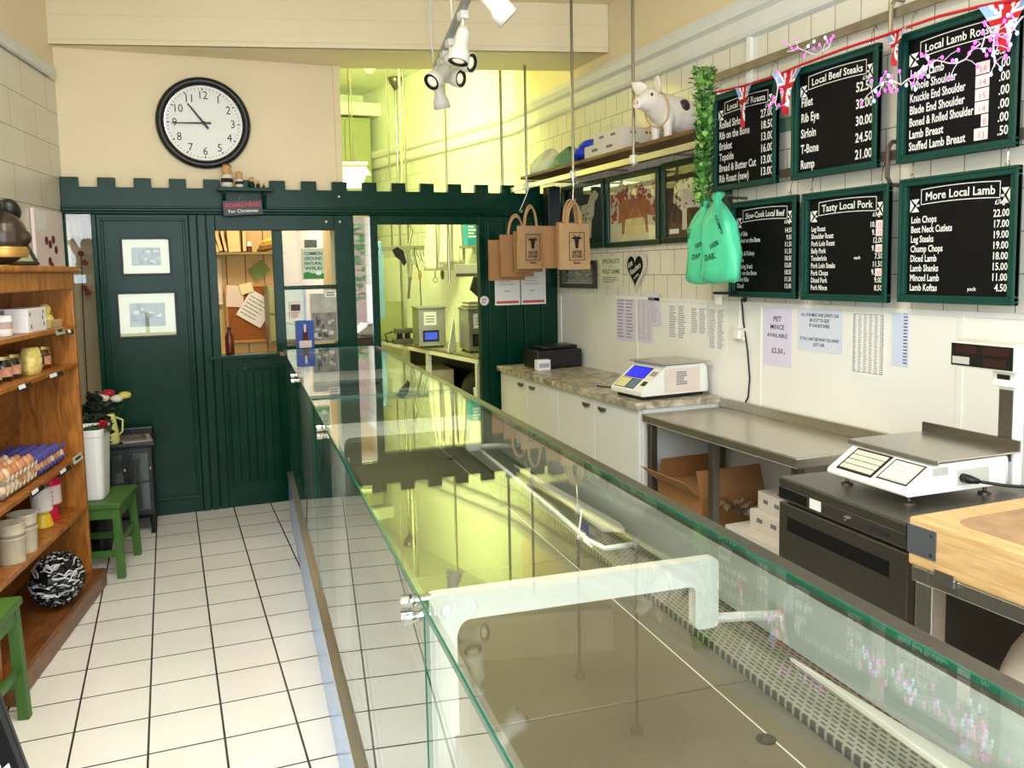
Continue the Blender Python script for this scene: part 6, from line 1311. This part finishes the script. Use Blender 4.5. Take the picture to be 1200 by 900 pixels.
# olive splash panel and items under the bench
t = struct(stand(M_cab, 'wall_panel', [(1.68, 9.0), (2.36, 9.0), (2.36, 9.02), (1.68, 9.02)], .90, 1.28), 'olive splash panel at the end of the bench', 'panel')
flapbox('crate', 'cream plastic crate under the back room bench', (2.20, 7.72, .327), -6, .28, .50, .34, mat('cream_plastic', (214, 200, 160), .5, var=.1), prints=False, cat='crate')
b = MB(); b.ell((0, 0, .2), (.14, .2, .2), 18, 10); o = b.build('black_sack', M_black, smooth=True); o.location = (2.47, 7.0, .327); tag(o, 'black sack under the bench beside the opening', 'sack')
b = MB(); b.loft([[Vector((x*s_, y*s_*1.2, z)) for x, y in ((-1, -1), (1, -1), (1, 1), (-1, 1))] for s_, z in ((.06, 0), (.075, .30))]); o = b.build('white_tub', M_whitep, bevel=.01); o.location = (2.40, 6.62, .327); tag(o, 'white tub on the bench lower shelf', 'tub')
# tool rail
tr = thing('tool_rail', 'steel rail hung with hooks in the back room', 'rail', loc=(0, 8.0, 0)); b = MB(); b.box((1.76, -.01, 1.80), (2.45, .01, 1.84)); b.build('bar', M_olive, tr, bevel=.002)
for x in (2.0, 2.16): b = MB(); b.tube([(x, 0, 1.84), (x-.005, 0, 3.6)], .008, 6); b.build('hanger', M_dsteel, tr)
b = MB(); b.tube([(2.16, 0, 1.84), (2.20, 0, 1.98), (2.12, 0, 2.2), (2.12, 0, 3.6)], .012, 6); b.build('bent_pipe', M_olive, tr)
for k in range(8):
    x = 2.14+k*.035; b = MB(); b.tube([(x, -.0, 1.82), (x-.02, -.02, 1.78), (x, -.02, 1.74-.03*(k % 3)), (x+.02, -.02, 1.70-.03*(k % 3)), (x+.005, -.02, 1.68-.03*(k % 3))], .004, 5); b.build('meat_hook', M_dsteel, tr)
t = thing('saw', 'butchers saw with a black handle hanging from the tool rail', 'saw', loc=(2.04, 7.97, 1.80)); b = MB(); b.prism([(-.05, 0), (.0, .03), (.06, -.01), (.085, -.12), (.06, -.15), (.03, -.10), (-.02, -.06)], -.01, .01); b.prism([(.0, -.03), (.02, -.02), (.03, -.05), (.015, -.055)], -.011, .011); b.build('handle', M_black, t).matrix_local = TXZ2
b = MB(); b.prism([(.085, .02), (.13, .0), (.135, -.28), (.10, -.30), (.085, -.10)], -.002, .002); b.build('blade', M_olive, t).matrix_local = TXZ2
t = thing('sharpening_steel', 'long sharpening steel hanging below the saw', 'steel', loc=(2.13, 7.95, 1.34)); b = MB(); b.tube([(0, 0, 0), (.02, 0, .20)], .012, 8); b.build('rod', M_dsteel, t); b = MB(); b.tube([(.02, 0, .20), (.035, 0, .33)], .017, 8); b.build('handle', M_olive, t)
t = thing('wire_whisk', 'thin cord with a wooden toggle hanging from the rail', 'cord', loc=(2.26, 7.96, 1.0)); b = MB(); b.tube([(0, 0, 0), (-.005, 0, .3), (-.01, 0, .55), (-.06, 0, .78), (-.05, 0, .82)], .005, 6); b.build('cord', M_black, t); b = MB(); b.ell((-.01, 0, .56), (.016, .016, .05), 10, 6); b.build('toggle', mat('tan_wood', (170, 120, 70), .5), t)
t = thing('ladle', 'small hanging steel loop tool beside the white apron', 'utensil', loc=(2.40, 7.95, 1.48)); b = MB(); b.tube([(0, 0, .28), (0, 0, .05)], .006, 6); b.build('handle', M_olive, t); b = MB(); b.tube([(.022*math.cos(a), 0, .03+.022*math.sin(a)) for a in [2*math.pi*k/14 for k in range(15)]], .004, 5); b.build('loop', M_olive, t)
t = thing('brush', 'short dark handled brush beside the white apron', 'brush', loc=(2.47, 7.94, 1.52)); b = MB(); b.tube([(0, 0, .16), (0, 0, .08)], .008, 6); b.build('handle', M_olive, t); b = MB(); b.ell((0, 0, .04), (.02, .02, .05), 10, 6); b.build('bristles', M_dsteel, t)
# blue strap tool at the left edge
M_pbl = mat('powder_blue', (128, 168, 206), .5, var=.05)
t = thing('blue_squeegee', 'powder blue long handled tool hanging at the left of the opening', 'tool', loc=(1.845, 7.965, 1.165)); b = MB(); b.box((-.0, -.01, 0), (.055, .01, .62)); b.build('blade', M_pbl, t, bevel=.003); b = MB(); b.box((-.06, -.015, .56), (.045, .015, .72)); b.build('head', M_pbl, t, bevel=.02); b = MB(); b.lathe([(.024, -.004), (.024, .004)], (-.01, -.016, .65), 16, T=Matrix.Rotation(R(90), 3, 'X')); b.build('hole', M_black, t)
# white aprons hanging
def apron(label, x, y, z0, z1, w, seed):
    t = thing('apron', label, 'apron', loc=(x, y, z0)); ph = seed
    def f(u, v):
        wd = w*(1-.55*v**1.4); return Vector(((u-.5)*wd, .03*math.sin(u*14+ph)*(1-.3*v)+.015*math.sin(u*31+v*3), (z1-z0)*v))
    b = MB(); b.grid(f, 36, 14); b.flat = True; b.build('cloth', mat('off_white_cloth', (232, 226, 206), .8, var=.04), t, smooth=True, solid=.004)
    b = MB(); b.tube([(0, 0, z1-z0), (0, .02, z1-z0+.10)], .006, 6); b.build('hanging_loop', M_white, t)
apron('white apron hanging at the left of the pair in the back room', 2.42, 7.88, 1.60, 2.28, .30, 0); apron('white striped apron hanging at the right of the pair in the back room', 2.56, 7.80, 1.66, 2.30, .30, 2)
t = thing('towel_rail', 'steel roller bar in front of the white aprons', 'rail', loc=(2.30, 7.0, 1.56)); b = MB(); b.tube([(.0, 0, .0), (.24, 0, 0)], .014, 10); b.build('bar', M_dsteel, t); b = MB(); b.box((.0, .02, -.02), (.25, .03, .09)); b.build('holder', M_wht, t, bevel=.004)
# wall shelf with cyan box
ws = thing('wall_shelf', 'small steel wall shelf at the right of the opening', 'shelf', loc=(2.56, 7.45, 1.80)); b = MB(); b.box((0, 0, 0), (.20, .22, .025)); b.build('shelf_board', M_olive, ws); b = MB(); b.box((.02, .18, -.10), (.04, .2, 0)); b.build('bracket', M_olive, ws)
t = thing('glove_box', 'cyan printed box on the back room wall shelf', 'box', loc=(2.57, 7.47, 1.8255)); b = MB(); b.box((0, 0, 0), (.11, .12, .19)); b.build('carton', mat('cyan_print', (40, 150, 186), .5, var=.15, scale=20), t); b = MB(); [b.box((.01, -.001, .07+.03*k), (.085-.02*(k % 2), 0, .085+.03*k)) for k in range(4)]; b.build('print', M_paper, t)
t = thing('dark_tin', 'black box standing beside the cyan box', 'box', loc=(2.685, 7.47, 1.8255)); b = MB(); b.box((0, 0, 0), (.065, .12, .22)); b.build('carton', M_black, t, bevel=.003); b = MB(); b.box((.01, -.001, .17), (.055, 0, .20)); b.build('print', M_paper, t)
t = thing('hat', 'black flat hat hanging at the right edge of the opening', 'hat', loc=(2.56, 7.40, 1.42)); b = MB(); b.prism([(0, 0), (.09, -.08), (.12, .02), (.12, .22), (.09, .2), (.04, .12)], -.02, .02); b.build('body', M_black, t, bevel=.006).matrix_local = TXZ2; b = MB(); b.tube([(.10, 0, .2), (.11, .04, .36)], .004, 5); b.build('loop', M_black, t)
# hanging fluorescent fitting, smoke detector, cupboards
lf = thing('fluorescent_fitting', 'glowing fluorescent fitting hanging low in the back room', 'light fitting', loc=(1.43, 7.35, 2.42), rz=-10)
M_tube = mat('lit_tube', (255, 255, 235), .4, var=0, emit=(248, 255, 216), estr=6)
b = MB(); b.box((-.20, 0, .07), (.22, 1.2, .11)); b.build('housing', M_olive, lf, bevel=.01); b = MB(); b.prism([(-.22, .0), (.24, .0), (.20, .07), (-.2, .07)], 0, .03); b.build('end_cap', M_wht, lf).matrix_local = TXZ
b = MB(); b.box((-.19, .01, .0), (.20, 1.19, .06)); b.build('diffuser', M_tube, lf, bevel=.01)
for y in (.2, 1.0): b = MB(); b.tube([(.1, y, .11), (.1, y, 1.2)], .006, 6); b.build('hanger', M_dsteel, lf)
t = thing('smoke_detector', 'round smoke detector on the back room ceiling', 'detector', loc=(1.98, 8.6, 3.585)); b = MB(); b.lathe([(0, -.035), (.03, -.03), (.045, -.01), (.06, 0), (.06, .034)], seg=20); b.build('body', M_wht, t); b = MB(); b.lathe([(.062, .02), (.062, .034)], seg=20); b.build('base', M_olive, t)
t = thing('tall_cupboard', 'olive tall cupboard at the end of the back room', 'cupboard', loc=(1.62, 9.6, 0))
b = MB(); b.box((-.3, 0, .0), (.58, .38, 3.30)); b.build('body', M_cab, t, bevel=.006)
for x in (-.29, .0, .29): b = MB(); b.box((x, -.015, .1), (x+.28, 0, 3.26)); b.build('door', M_cab, t, bevel=.004)
